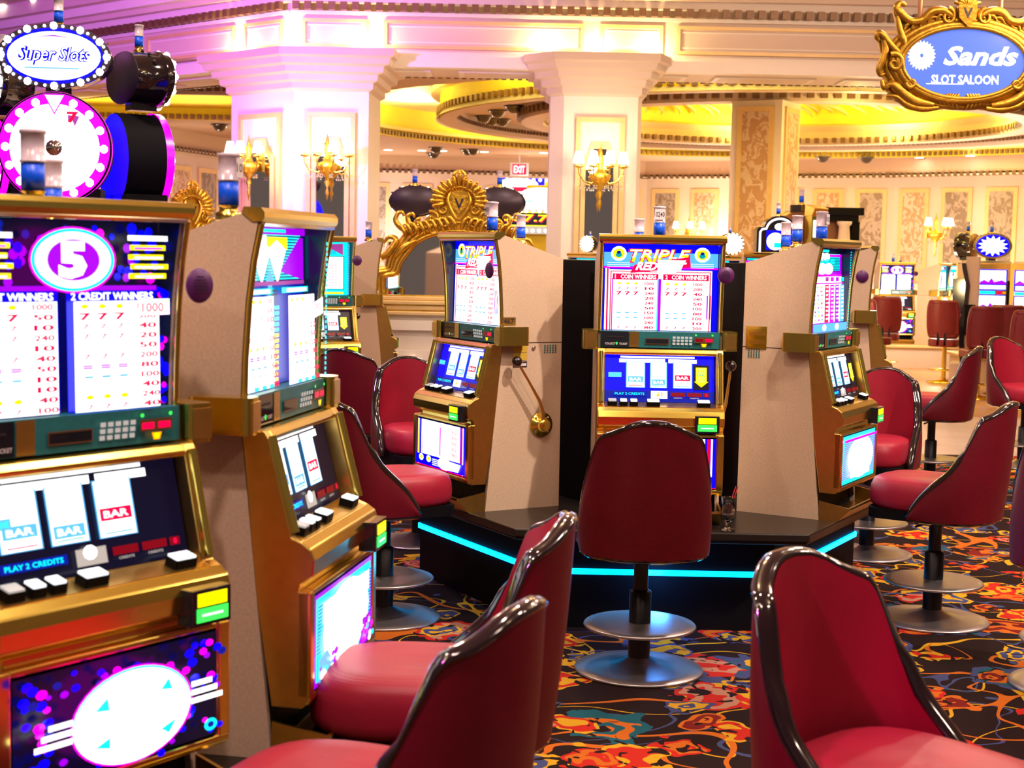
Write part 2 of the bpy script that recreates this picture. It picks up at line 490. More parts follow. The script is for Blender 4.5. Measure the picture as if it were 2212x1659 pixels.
def art_triple(a):
    a.rect(0, 0, 1, 1, 'B'); a.rect(.0, .74, 1, .97, 'L'); a.rect(0, .9, 1, 1, 'B')
    a.rect(.015, 0, .05, .72, 'W'); a.rect(.03, 0, .045, .72, 'R'); a.rect(.05, 0, .95, .70, 'W'); a.rect(.06, 0, .94, .685, 'R')
    a.rect(.07, 0, .93, .675, 'W'); a.rect(0, .715, 1, .735, 'M')
    a.rect(.075, .0, .085, .6, 'P')
    for c in (.13, .86):
        a.ell(c, .885, .068, .085, 'W', 20); a.ell(c, .885, .052, .06, 'Y', 10); a.ell(c, .87, .03, .03, 'T', 8); a.ell(c, .9, .02, .02, 'N', 6)
        for i in range(3): a.rect(c - .1, .775 - i * .022, c + .1, .782 - i * .022, 'V')
    a.text('TRIPLE', .49, .862, .56, .165, 'R', .05, .25); a.text('TRIPLE', .49, .866, .53, .145, 'Y', .02, .25); a.text('TRIPLE', .49, .885, .52, .09, 'W', .0, .25)
    a.poly([(.23, .66), (.27, .76), (.75, .86), (.76, .74)], 'R'); a.text('RED HOT', .5, .745, .45, .1, 'W', .04, .4)
    a.poly([(.47, .63), (.47, .82), (.72, .82), (.6, .63)], 'W')
    for u, t in ((.08, '1   COIN WINNERS'), (.52, '2   COIN WINNERS')):
        a.rect(u, .585, u + .4, .655, 'R'); a.text(t, u + .2, .62, .36, .05, 'W', .02)
    a.rect(.48, .0, .505, .6, 'P'); a.rect(.47, .0, .48, .6, 'C')
    paytable(a, .095, .005, .46, .57, 10, 'v', 'R', ['o', 'v', '7', '', '', '', '-', '-', '', 'v'])
    paytable(a, .515, .005, .88, .57, 10, 'v', 'R', ['o', 'v', '7', '', '', '', '-', '-', '', 'v'])
    for i in range(3): a.rect(.9 + i * .025, .14, .912 + i * .025, .42, 'PRB'[i])


def art_magenta(a):
    a.rect(0, 0, 1, 1, 'P'); stripes(a, .04, .72, .94, .93, 11, 'C', 'K'); a.rect(0, .93, 1, 1, 'K'); a.rect(.03, .95, .6, .98, 'C')
    a.rect(0, .895, .95, .925, 'M')
    for c in (.38, .5): a.ell(c + .03, .895, .09, .05, 'W', 12)
    a.text('BONUS', .46, .84, .6, .06, 'C', .04)
    for c in (.4, .58): a.ell(c, .75, .13, .07, 'W', 14)
    a.rect(0, .655, .96, .68, 'M'); a.rect(0, .1, .96, .655, 'W')
    for i, m in enumerate('WRMPL'):
        u = .33 + i * .125
        if i: a.rect(u, .1, u + .115, .56, m)
        a.rect(u + .01, .6, u + .1, .65, 'WDMPC'[i])
        for r in range(9): a.text(str((r * 7 + i * 3) % 90 + 10), u + .058, .53 - r * .048, .07, .026, 'W' if i else 'R')
    a.rect(.05, .57, .9, .585, 'M')
    for r in range(9):
        for c in range(3): a.ell(.06 + c * .09, .53 - r * .048, .022, .012, 'PLY'[(r + c) % 3], 6)
    a.rect(0, .0, .96, .095, 'L'); a.ell(.3, .05, .06, .04, 'V'); a.ell(.66, .05, .06, .04, 'V')
    for i in range(30): a.rect(.97, .02 + i * .032, .995, .036 + i * .032, 'C')


def art_fish(a):
    a.rect(0, 0, 1, 1, 'T'); stripes(a, .3, .78, .8, .97, 12, 'W', 'T')
    for i in range(6): a.ell(.12 + i * .14, .9 + .02 * (i % 2), .08, .035, 'W', 10)
    a.rect(.0, .0, .97, 1, 'C'); stripes(a, .25, .77, .8, .95, 10, 'C', 'N'); a.ell(.4, .9, .34, .05, 'W'); a.poly([(.6, .95), (.9, .97), (.9, .75)], 'D')
    a.rect(.08, .1, .92, .74, 'T'); a.rect(.1, .12, .9, .72, 'W')
    a.poly([(.32, .2), (.36, .5), (.5, .68), (.56, .62), (.5, .36), (.4, .18)], 'D'); a.poly([(.35, .25), (.4, .5), (.48, .62), (.46, .36)], 'L')
    for i in range(8): a.text('7' * 3, .74, .56 - i * .055, .14, .03, 'R')
    a.rect(.1, .02, .9, .06, 'Y')
    for i in range(30): a.rect(.96, .02 + i * .032, .99, .034 + i * .032, 'L')


def belly_five(a):
    a.rect(0, 0, 1, 1, 'K'); a.dots(120, .03, .05, .97, .95, 'BBBNPMB', .022, 1.6, 8)
    a.ell(.49, .5, .30, .44, 'M', 36); a.ell(.49, .5, .29, .425, 'C', 36); a.ell(.49, .49, .285, .415, 'W', 36)
    for i in range(3): a.rect(.03 + .03 * i, .4 + i * .08, .2, .45 + i * .08, 'W'); a.rect(.78, .44 + i * .08, .95 - .03 * i, .49 + i * .08, 'W')
    a.poly([(.3, .62), (.36, .72), (.37, .6)], 'C'); a.poly([(.62, .66), (.66, .75), (.68, .64)], 'C'); a.poly([(.3, .3), (.37, .36), (.37, .26)], 'C'); a.poly([(.62, .3), (.7, .36), (.66, .24)], 'C')
    a.ell(.88, .2, .035, .06, 'C', 12); a.ell(.88, .2, .018, .03, 'N', 8)


def belly_cyan(a):
    a.rect(0, 0, 1, 1, 'P'); a.rect(.03, .05, .97, .95, 'C'); stripes(a, .03, .35, .97, .9, 14, 'C', 'N')
    a.ell(.5, .5, .4, .45, 'W', 24); a.rect(.1, .65, .9, .88, 'W'); a.rect(.3, .1, .7, .7, 'W')
    a.poly([(.03, .05), (.3, .1), (.16, .35), (.03, .3)], 'L'); a.poly([(.7, .08), (.96, .05), (.96, .4), (.84, .35)], 'P')
    a.dots(14, .05, .06, .3, .3, 'CPW', .03, 1.2, 4); a.dots(18, .72, .06, .95, .4, 'CPMW', .03, 1.2, 6)


def belly_triple(a):
    a.rect(0, 0, 1, 1, 'B'); a.rect(.1, .25, .9, 1, 'W'); a.rect(.12, .25, .13, .95, 'M'); a.rect(.49, .3, .51, .9, 'M')
    a.rect(.92, 0, .95, 1, 'R'); a.rect(.955, 0, .97, 1, 'W'); a.rect(.03, 0, .06, 1, 'Y')
    for i in range(5): a.text('RED', .8, .86 - i * .12, .1, .06, 'R')
    a.rect(.0, .02, 1, .24, 'B')
    for i in range(2): a.ell(.12 + .16 * i, .17, .05, .075, 'V'); a.ell(.12 + .16 * i, .17, .03, .04, 'Y', 8)
    for i in range(4): a.rect(.36, .06 + i * .04, .56 + .05 * (i % 2), .08 + i * .04, 'V')
    a.ell(.62, .15, .14, .13, 'W'); a.poly([(.6, .03), (.66, .24), (.95, .22), (.9, .05)], 'V'); a.rect(0, 0, 1, .02, 'R')


def belly_mag(a):
    a.rect(0, 0, 1, 1, 'C'); stripes(a, 0, .1, 1, .95, 22, 'C', 'P'); a.ell(.5, .5, .4, .44, 'W', 24); a.rect(.2, .1, .8, .8, 'W'); a.rect(0, .88, 1, .93, 'M')


# -------- slot machine, front towards -Y, standing on z=0, 0.54 wide
HW = .27
CHEEK = [(0, 0), (-.034, .35), (-.073, .74), (-.075, .80), (-.072, .895), (-.064, 1.02), (-.053, 1.11), (-.036, 1.195), (-.040, 1.212), (-.07, 1.214), (-.375, 1.115), (-.38, 0)]
DOOR = [(0, .12), (-.036, .36), (-.071, .738), (-.02, .738), (-.010, .722), (.044, .503), (.066, .494), (.088, .478), (.096, .455), (.092, .42), (.064, .402), (.062, .385), (.086, .385), (.086, .135), (.07, .12)]


def gsurf(u, v, h): return ((u - .5) * .495, .098 + .008 * v - h, .815 + v * .372)
def psurf(u, v, h): return ((u - .5) * .51, .047 - h, .744 + v * .066)
def rsurf(u, v, h): return ((u - .5) * .47, .046 - .050 * (1 - v) - h, .512 + v * .2)
def bsurf(u, v, h): return ((u - .5) * .475, -.088 - h, .155 + v * .212)


def tower_light(parent, x, y, z, num=None, sc=1.0):
    b = MB(); r = .0215 * sc
    b.lathe([(r * 1.25, 0), (r * 1.3, .014 * sc), (r * .9, .018 * sc), (r * .9, .026 * sc), (r * 1.1, .03 * sc)], 'gold', (x, y, z), 16)
    o = b.build('tower_light', parent)
    c = MB(); z0 = z + .03 * sc
    c.lathe([(1e-4, 0), (r, 0), (r, .05 * sc), (1e-4, .05 * sc)], 'bluecyl', (x, y, z0), 16); c.build('blue_lens', o)
    c = MB(); z0 += .051 * sc
    c.lathe([(1e-4, 0), (r * 1.1, 0), (r * 1.1, .004), (r, .004), (r, .05 * sc), (r * 1.12, .052 * sc), (r * 1.1, .058 * sc), (1e-4, .06 * sc)], 'frost', (x, y, z0), 16); c.build('frosted_lens', o)
    if num:
        a = Art(lambda u, v, h: (x + (u - .5) * r * 1.8, y - r * 1.12 - h, z0 + .008 * sc + v * .04 * sc))
        a.rect(0, 0, 1, 1, 'tagw'); a.text(num, .5, .5, .85, .45, 'signtxt', .01); a.mb.build('number_tag', o)
    return o


def reels_art(a, style):
    a.rect(0, 0, 1, 1, 'B' if style == 'triple' else 'K')
    if style == 'triple': a.rect(.0, .0, 1, .24, 'N')
    a.rect(.14, .93, .82, .965, 'W'); a.rect(.13, .83, .55, .91, 'W'); a.rect(.58, .83, .84, .91, 'W')
    L = [(.2, .36), (.42, .56), (.63, .79)]
    if style in ('five', 'diamond'): L = [(.1, .28), (.33, .5), (.56, .74)]
    for i, (u0, u1) in enumerate(L):
        a.rect(u0 - .008, .3, u1 + .008, .85, 'L'); a.rect(u0, .31, u1, .84, 'W')
        m = ['L', 'L', 'R'][i] if style == 'triple' else 'LLR'[i]
        y = [.48, .42, .52][i]
        a.rect(u0 + .01, y - .06, u1 - .01, y + .06, m); a.text('BAR', (u0 + u1) / 2, y, (u1 - u0) * .7, .07, 'V', .03)
        a.rect(u0 + .02, .335, u1 - .02, .35, 'R' if i == 0 else 'T')
    if style in ('triple', 'magenta', 'fish'):
        a.rect(.81, .27, .95, .8, 'K'); a.poly([(.83, .75), (.93, .75), (.93, .45), (.945, .45), (.88, .33), (.815, .45), (.83, .45)], 'Y')
        for i, t in enumerate(('INSERT', 'BILLS', 'or', 'TICKETS', 'BELOW')): a.text(t, .88, .71 - i * .062, .08, .04, 'T')
    if style != 'diamond':
        a.rect(.03, .52, .15, .62, 'L'); a.text('PAYLINE', .09, .57, .1, .055, 'C', .01)
    a.rect(.07, .13, .38, .22, 'N'); a.text('PLAY 2 CREDITS', .225, .175, .27, .05, 'C', .02)
    a.rect(.42, .08, .57, .24, 'Q' if style != 'triple' else 'W')
    if style == 'triple': a.text('$1', .495, .165, .06, .1, 'O', .03)
    else: a.ell(.49, .2, .035, .07, 'W', 10)
    for u in (.6, .75): a.rect(u, .13, u + .13, .21, 'X'); a.text('CREDITS', u + .065, .1, .08, .025, 'Q')
    a.rect(.895, .13, .95, .21, 'X'); a.text('0', .925, .17, .02, .06, 'R', .05)


def make_machine(style, label, lever=True, tower=None, sideplates=None, sticker=True):
    t = empty('slot_machine', label=label, cat='slot machine')
    b = MB()
    b.prof(CHEEK, -HW, -HW + .018, 'beige'); b.prof(CHEEK, HW - .018, HW, 'beige')
    b.prof([(-.13, .0), (-.13, 1.185), (-.375, 1.110), (-.38, 0)], -HW + .018, HW - .018, 'beige')
    b.prof([(-.02, .0), (-.05, .36), (-.09, .738), (-.131, .738), (-.131, 0)], -HW + .018, HW - .018, 'black')
    for s in (-1, 1):
        x = s * (HW + .0006); b.box(min(x, x - s * .002), max(x, x - s * .002), .08, .379, .741, .744, 'signtxt')
    b.build('cabinet', t)
    b = MB()  # dark inner reveal around the top glass
    for s in (-1, 1): b.prof([(-.098, .812), (-.076, .812), (-.073, .9), (-.065, 1.02), (-.054, 1.11), (-.039, 1.195), (-.125, 1.195), (-.12, 1.0)], s * (HW - .0195) - .0008, s * (HW - .0195) + .0008, 'navy')
    b.prof([(-.04, 1.192), (-.12, 1.188), (-.12, 1.194), (-.04, 1.198)], -.25, .25, 'navy')
    b.build('glass_reveal', t)
    for s in (-1, 1):
        b = MB(); b.tube([(s * (HW - .008), -f, z) for f, z in ((-.068, .812), (-.066, .895), (-.058, 1.02), (-.047, 1.11), (-.031, 1.19))], .0075, 'gold', 8); b.build('side_trim', t)
    b = MB(); b.prof([(-.024, 1.196), (-.02, 1.205), (-.02, 1.216), (-.028, 1.226), (-.068, 1.228), (-.073, 1.215), (-.048, 1.196)], -HW - .003, HW + .003, 'gold')
    b.prof([(-.026, 1.186), (-.023, 1.192), (-.026, 1.196), (-.038, 1.196), (-.038, 1.186)], -HW + .012, HW - .012, 'chrome'); b.build('top_trim', t)
    a = Art(gsurf); dict(five=art_five, diamond=art_diamond, triple=art_triple, magenta=art_magenta, fish=art_fish)[style](a); a.mb.build('top_glass', t)
    b = MB(); b.box(-.256, .256, .048, .10, .742, .812, 'teal'); pn = b.build('service_panel', t)
    a = Art(psurf)
    a.rect(0, 0, .235, 1, 'glassb'); a.text('COLLECT', .08, .2, .09, .13, 'tagw'); a.text('TICKET', .19, .2, .07, .13, 'tagw'); a.ell(.135, .22, .008, .1, 'G', 6)
    a.rect(.05, .62, .2, .7, 'signtxt'); a.rect(.24, 0, .32, 1, 'goldb')
    a.rect(.375, .2, .575, .6, 'bronze'); a.rect(.38, .25, .57, .55, 'glassb')
    for r in range(3):
        for c in range(5): a.rect(.605 + c * .035, .2 + r * .2, .63 + c * .035, .34 + r * .2, 'Q')
    a.rect(.79, .35, .95, .72, 'bronze'); a.rect(.80, .42, .86, .62, 'R' if style != 'triple' else 'X'); a.rect(.88, .42, .94, .62, 'R')
    a.ell(.80, .85, .009, .06, 'G', 8); a.ell(.94, .85, .009, .06, 'G', 8)
    a.poly([(.845, .3), (.895, .3), (.885, .08), (.855, .08)], 'O'); a.poly([(.855, .27), (.885, .27), (.878, .12), (.862, .12)], 'Y')
    a.mb.build('keypad_and_display', pn)
    for s in (-1, 1):
        b = MB(); x0, x1 = sorted((s * (HW - .002), s * (HW + .062)))
        b.rbox(x0, x1, .028, .175, .733, .815, 'gold', .016); b.rbox(x0 + .007, x1 - .007, .025, .03, .743, .805, 'goldb', .001); b.build('side_bracket', t)
    # gold door
    b = MB(); b.prof(DOOR, -HW, -HW + .032, 'goldb'); b.prof(DOOR, HW - .032, HW, 'goldb')
    b.prof([(-.071, .738), (-.02, .738), (-.010, .722), (-.014, .712), (-.06, .712)], -HW + .03, HW - .03, 'gold')
    for s in (-1, 1):
        b.tube([(s * (HW - .016), .013, .725), (s * (HW - .016), -.042, .512)], .0175, 'gold', 8, flat=.6)
    b.prof([(.066, .4955), (.088, .480), (.097, .455), (.0935, .42), (.064, .4), (.04, .4), (.04, .48)], -HW + .002, HW - .002, 'gold')
    b.prof([(.06, .404), (.062, .385), (.086, .385), (.088, .372), (.06, .372), (.03, .385)], -HW + .03, HW - .03, 'gold')
    b.prof([(.09, .15), (.092, .14), (.086, .128), (.05, .125), (.05, .15)], -HW + .001, HW - .001, 'gold')
    for s in (-1, 1): b.box(s * (HW - .014) - .014, s * (HW - .014) + .014, -.0915, -.06, .145, .382, 'gold')
    b.box(-.24, .24, -.07, -.0, .14, .385, 'black')
    d = b.build('door', t, .003)
    a = Art(rsurf); reels_art(a, style); a.mb.build('reel_window', t)
    b = MB(); b.prof([(.0, .512), (.066, .4965), (.064, .48), (-.04, .49)], -.238, .238, 'goldb'); dk = b.build('button_deck', t)
    T = Matrix.Rotation(R(13), 4, 'X')
    for x, w_ in ((-.205, .040), (-.157, .034), (-.113, .034), (-.03, .056), (.185, .056)):
        b = MB(); TT = Matrix.Translation((x, -.04, .503)) @ T
        b.rbox(-w_ / 2, w_ / 2, -.018, .018, -.002, .018, 'black', .004, TT); b.rbox(-w_ / 2 + .003, w_ / 2 - .003, -.016, .016, .0181, .022, 'iQ' if x < -.2 else 'iV', .003, TT); b.build('button', dk)
    b = MB(); b.rbox(.14, .245, -.125, -.08, .395, .468, 'glassb', .006)
    bb = b.build('bill_acceptor', t, .002)
    a = Art(lambda u, v, h: (.148 + u * .09, -.126 - h, .398 + v * .066)); a.rect(.08, .55, .92, .95, 'Y'); a.rect(.05, .08, .95, .5, 'G'); a.rect(.2, .25, .8, .32, 'V'); a.mb.build('bill_slot', bb)
    a = Art(bsurf); dict(five=belly_five, diamond=belly_cyan, triple=belly_triple, magenta=belly_mag, fish=belly_cyan)[style](a); a.mb.build('belly_glass', t)
    b = MB(); b.prof([(.0, .0), (.085, .0), (.14, .055), (.14, .064), (.13, .064), (.085, .02), (.0, .02)], -HW + .005, HW - .005, 'goldb')
    for s in (-1, 1): b.prof([(0, .0), (.085, .0), (.14, .06), (.0, .085)], s * (HW - .008) - .004, s * (HW - .008) + .004, 'goldb')
    b.build('coin_tray', t)
    if sticker:
        b = MB(); T = Matrix.Translation((HW - .002, .0, 1.06)) @ Matrix.Rotation(R(90), 4, 'X')
        b.lathe([(1e-4, -.003), (.034, -.003), (.036, 0), (.034, .003), (1e-4, .003)], 'purple', T=T, n=24)
        a = Art(lambda u, v, h: (HW - .002 + (u - .5) * .06, -.0035 - h, 1.06 + (v - .5) * .06))
        for i, wd in enumerate((.3, .5, .62, .66, .62, .5)): a.rect(.5 - wd / 2, .78 - i * .1, .5 + wd / 2, .815 - i * .1, 'purplemet')
        o = b.build('round_notice', t); a.mb.build('notice_lettering', o)
    if lever:
        b = MB(); T = Matrix.Translation((HW, .277, .375)) @ Matrix.Rotation(R(90), 4, 'Y')
        b.lathe([(.0001, 0), (.058, 0), (.056, .008), (.03, .01), (.03, .034), (.026, .04), (.0001, .041)], 'gold', T=T, n=28)
        for k in range(4): q = R(45 + 90 * k); b.ball((HW + .009, .277 + .045 * math.cos(q), .375 + .045 * math.sin(q)), .005, 'chrome', 6)
        o = b.build('lever', t)
        b = MB(); b.tube([(HW + .03, .27, .395), (HW + .04, .262, .435), (HW + .05, .235, .49), (HW + .05, .18, .575), (HW + .05, .125, .655)], [.009, .009, .008, .006, .006], 'goldb', 8); b.build('lever_arm', o)
        b = MB(); b.ball((HW + .05, .118, .665), .024, 'lacq', 14); b.build('lever_knob', o)
    if tower is not None: tower_light(t, -.01, .12, 1.19, tower, 1.15); tower_light(t, -.085, .26, 1.16, None, 1.0)
    if sideplates == 'right':
        b = MB(); x = HW
        for y0, y1, z0, z1, m in ((.125, .195, .69, .738, 'signgold'), (.125, .195, .65, .672, 'signtxt'), (.127, .16, .653, .661, 'tagw'), (.165, .193, .653, .661, 'tagw')): b.box(x, x + .002 + (.0004 if m == 'tagw' else 0), y0, y1, z0, z1, m)
        b.box(x, x + .0024, .13, .19, .706, .712, 'bronze')
        b.build('side_label', t)
        b = MB()
        for i in range(5):
            for j in range(6): b.box(x, x + .0015, .29 + i * .013, .297 + i * .013, .692 + j * .007, .696 + j * .007, 'teal')
        b.build('side_vent', t)
        b = MB(); T = Matrix.Translation((HW, .225, .715)) @ Matrix.Rotation(R(90), 4, 'Y'); b.lathe([(1e-4, .008), (.009, .006), (.01, 0)], 'chrome', T=T, n=12); b.build('side_bolt', t)
        a = Art(lambda u, v, h: (HW + .001 + h, .05 + u * .07, .82 + v * .033)); a.rect(0, 0, 1, 1, 'goldb'); a.text('1467', .5, .5, .8, .7, 'signtxt'); a.mb.build('number_plate', t)
    if sideplates == 'left':
        b = MB(); x = -HW; b.box(x - .003, x, .265, .36, .735, .835, 'gold'); b.box(x - .006, x - .003, .275, .345, .757, .775, 'goldb'); b.box(x - .006, x - .003, .275, .345, .795, .812, 'goldb'); b.build('brass_plate', t)
        b = MB()
        for i in range(5):
            for j in range(6): b.box(x - .0015, x, .295 + i * .012, .301 + i * .012, .695 + j * .007, .699 + j * .007, 'teal')
        b.build('side_vent', t)
    return t


# ------------------------------------------------------------------ chair, facing -Y, pole at the origin
HT = [(0, .992), (.05, .989), (.09, .978), (.13, .960), (.17, .944), (.205, .935), (.222, .925), (.237, .900), (.255, .855), (.285, .785), (.32, .725), (.36, .672), (.40, .63), (.44, .585), (.475, .53), (.495, .49)]
LS = .497


def htop(l):
    l = abs(l)
    for (a, ha), (b, hb) in zip(HT, HT[1:]):
        if l <= b: q = (l - a) / (b - a); return ha + (hb - ha) * q
    return HT[-1][1]


def plan(l):
    s = 1 if l >= 0 else -1; l = abs(l); arc = .337
    if l < arc:
        ph = l / arc * PI / 2; x, y = .245 * math.sin(ph), .10 + .18 * math.cos(ph)
        n = Vector((math.sin(ph) / .245, math.cos(ph) / .18, 0)).normalized()
    else: x, y = .245, .10 - (l - arc); n = Vector((1, 0, 0))
    return Vector((s * x, y, 0)), Vector((s * n.x, n.y, 0))


def shell_pt(l, z, inset):
    p, n = plan(l); k = (z - .49) / .5
    p = p - n * inset; p = Vector((p.x * (1 - .13 * k * k), p.y + .045 * k * (1 if p.y > .1 else max(0, (p.y + .06) / .16)), z)); return p


def make_chair(name='casino_chair'):
    t = empty(name, cat='chair')
    sm = [(-1 + 2 * i / 56) * LS for i in range(57)]
    b = MB()
    fo = lambda u, v: shell_pt((-1 + 2 * u) * LS, .485 + (htop((-1 + 2 * u) * LS) - .485) * v, -.006 * math.sin(PI * v))
    b.grid(fo, 56, 12, 'redback', flip=True); b.build('back_shell', t)
    b = MB()
    fi = lambda u, v: shell_pt((-1 + 2 * u) * LS, .485 + (htop((-1 + 2 * u) * LS) - .485) * v, .042 - .0 * v + (-.012) * (1 - v))
    b.grid(fi, 56, 12, 'red'); b.build('back_upholstery', t)
    b = MB(); vs = []
    N = len(sm)
    # lacquered rim: rounded section swept along the top edge
    for l in sm:
        p, n = plan(l); c = shell_pt(l, htop(l), .018)
        for k in range(10):
            q = 2 * PI * k / 10; vs.append(c + n * (.0225 * math.cos(q)) + Vector((0, 0, .013 * math.sin(q) + .002)) + Vector((0, -.0 if abs(l) < .3 else -.012 * math.sin(q) * 1.0, 0)))
    fs = [(i * 10 + k, (i + 1) * 10 + k, (i + 1) * 10 + (k + 1) % 10, i * 10 + (k + 1) % 10) for i in range(N - 1) for k in range(10)] + [tuple(range(10)), tuple(range((N - 1) * 10, N * 10))[::-1]]
    b.add(vs, fs, 'lacq', True)
    b.tube([shell_pt(l, .49, .02) for l in sm[::2]], .022, 'lacq', 6); b.build('rim_frame', t)
    b = MB()

    def cush(u, v):
        a = 2 * PI * u
        k = 3.2; ca, sa = math.cos(a), math.sin(a)
        r = (abs(ca) ** k + abs(sa) ** k) ** (-1 / k)
        pr = [(0.0, .512), (.9, .505), (.99, .53), (1, .57), (.985, .605), (.93, .635), (.75, .648), (.4, .645), (.0, .64)]
        f = v * (len(pr) - 1); i = min(int(f), len(pr) - 2); q = f - i
        s = pr[i][0] * (1 - q) + pr[i + 1][0] * q; z = pr[i][1] * (1 - q) + pr[i + 1][1] * q
        return (.21 * r * ca * s + 0, -.03 + .25 * r * sa * s, z)
    b.grid(cush, 40, 16, 'red'); b.build('seat', t)
    b = MB(); b.rbox(-.2, .2, -.26, .21, .468, .512, 'black', .06); b.build('seat_pan', t)
    b = MB(); b.lathe([(.028, .3), (.028, .45), (.05, .47)], 'blackmet'); b.lathe([(.042, .03), (.042, .31), (.03, .318)], 'blackmet'); b.tube([(.05, 0, .455), (.2, -.03, .45)], .006, 'blackmet', 6); b.build('pole', t)
    b = MB(); b.lathe([(.042, .19), (.18, .187), (.213, .184), (.218, .178), (.212, .172), (.042, .172)], 'disc', n=48); b.build('footrest', t)
    b = MB(); b.lathe([(.042, .055), (.07, .04), (.12, .026), (.2, .016), (.245, .012), (.25, .006), (.246, .0), (.0001, .0)], 'disc', n=48); b.build('base', t)
    return t


# ------------------------------------------------------------------ placing helpers: a spot in the photo to a spot in the room
CM = camo.rotation_euler.to_matrix()


def at(px, py, Y):
    d = CM @ Vector(((px - 1106) / 3200, -(py - 829.5) / 3200, -1)); return Vector((0, 0, CZ)) + d * (Y / d.y)


def on(px, py, z=0):
    d = CM @ Vector(((px - 1106) / 3200, -(py - 829.5) / 3200, -1)); return Vector((0, 0, CZ)) + d * ((z - CZ) / d.z)


def struct(o): o['kind'] = 'structure'; return o


# ------------------------------------------------------------------ floor
b = MB(); b.add([(-14, -4, 0), (16, -4, 0), (16, 12.2, 0), (-14, 12.2, 0)], [(0, 1, 2, 3)], 'carpet'); struct(b.build('floor'))
b = MB(); b.add([(-14, 12.2, 0), (16, 12.2, 0), (16, 15.2, 0), (-14, 15.2, 0)], [(0, 1, 2, 3)], 'marblew')
b.add([(-14, 15.2, 0), (16, 15.2, 0), (16, 38, 0), (-14, 38, 0)], [(0, 1, 2, 3)], 'marble'); struct(b.build('floor'))

# ------------------------------------------------------------------ ceiling of the hall behind, with its round cove
CC = Vector((4.2, 24.3)); ZC = 3.7


def ring(b, r0, z0, r1, z1, m, n=96):
    vs = []
    for r, z in ((r0, z0), (r1, z1)):
        for k in range(n): a = 2 * PI * k / n; vs.append((CC.x + r * math.cos(a), CC.y + r * math.sin(a), z))
    b.add(vs, [(k, (k + 1) % n, n + (k + 1) % n, n + k) for k in range(n)], m, True)


def beads(b, pts, size, m='bead', up=True, h=None):
    """egg-and-dart row: small blocks along a line"""
    for i in range(len(pts) - 1):
        p, q = Vector(pts[i]), Vector(pts[i + 1]); L = (q - p).length; n = max(1, int(L / (size * 1.5))); d = (q - p) / L
        nn = Vector((d.y, -d.x, 0))
        for k in range(n):
            c = p + d * (L * (k + .5) / n); T = Matrix.Translation(c) @ Matrix(((d.x, nn.x, 0, 0), (d.y, nn.y, 0, 0), (0, 0, 1, 0), (0, 0, 0, 1)))
            b.box(-size * .42, size * .42, -size * .35, size * .35, -size * .5, size * .5, m, T)


def circ(r, z, n=72): return [(CC.x + r * math.cos(2 * PI * k / n), CC.y + r * math.sin(2 * PI * k / n), z) for k in range(n + 1)]


b = MB()
R0 = 7.4; n = 96; vs = []
for k in range(n):  # ceiling plane around the round recess
    a = 2 * PI * k / n; c, s_ = math.cos(a), math.sin(a); vs.append((CC.x + R0 * c, CC.y + R0 * s_, ZC))
for k in range(n):
    a = 2 * PI * k / n; c, s_ = math.cos(a), math.sin(a); q = 15 / max(abs(c), abs(s_)); vs.append((CC.x + q * c, max(CC.y + q * s_, 16.95), ZC))
b.add(vs, [(k, (k + 1) % n, n + (k + 1) % n, n + k) for k in range(n)], 'ceil')
b.add([(-15, 16.9, ZC), (-10.7, 16.9, ZC), (-10.7, 38, ZC), (-15, 38, ZC)], [(0, 1, 2, 3)], 'ceil')
struct(b.build('ceiling'))
b = MB(); ring(b, R0, ZC, R0, 4.25, 'yellowc'); ring(b, R0 - .1, ZC + .12, R0, ZC + .12, 'goldpaint'); ring(b, R0 - .1, ZC + .12, R0 - .1, ZC + .18, 'goldpaint'); ring(b, 5.45, 4.25, R0, 4.25, 'creamw')
ring(b, 5.45, ZC, 5.45, 4.25, 'yellowc'); ring(b, 5.6, ZC + .38, 5.45, ZC + .38, 'goldpaint'); ring(b, 5.6, ZC + .38, 5.6, ZC + .46, 'goldpaint'); ring(b, 5.52, ZC, 5.45, ZC + .07, 'creamw')
ring(b, 5.45, ZC, 5.2, ZC, 'cream'); ring(b, 5.2, ZC, 5.2, 3.92, 'cream'); ring(b, 5.2, 3.92, 4.14, 3.92, 'cream'); ring(b, 4.14, 3.92, 4.14, ZC, 'cream')
ring(b, 4.14, ZC, 3.78, ZC, 'cream'); ring(b, 3.78, ZC, 3.78, 3.82, 'cream'); ring(b, 3.78, 3.82, 3.9, 3.95, 'ceil'); ring(b, 3.9, 3.95, 3.86, 4.05, 'ceil'); ring(b, 3.86, 4.05, 3.98, 4.1, 'goldpaint')
ring(b, 3.98, 4.1, 3.95, 4.28, 'yellowc'); ring(b, 3.95, 4.28, 3.5, 4.75, 'yellowc'); ring(b, 3.5, 4.75, .01, 5.1, 'creamw')
struct(b.build('ceiling'))
b = MB()
for r, z, sz in ((R0 - .02, ZC + .06, .07), (5.48, ZC + .12, .09), (5.17, ZC + .1, .06), (4.17, ZC + .1, .11), (3.75, ZC + .08, .09)): beads(b, circ(r, z), sz)
struct(b.build('trim_1'))
b = MB()  # painted scrolls in the dome
rn = random.Random(4)
for k in range(110):
    a = 2 * PI * k / 110; r = 3.9
    ja, jz, jl = rn.uniform(-.03, .03), rn.uniform(0, .12), rn.uniform(.5, 1)
    p = [(CC.x + (r - .07 * j) * math.cos(a + ja + .022 * j * j * jl * .4), CC.y + (r - .07 * j) * math.sin(a + ja + .022 * j * j * jl * .4), 4.2 + jz + .07 * j * jl) for j in range(6)]
    b.tube(p, [.01, .025, .03, .028, .018, .006], 'goldpaint', 6)
struct(b.build('trim_2'))
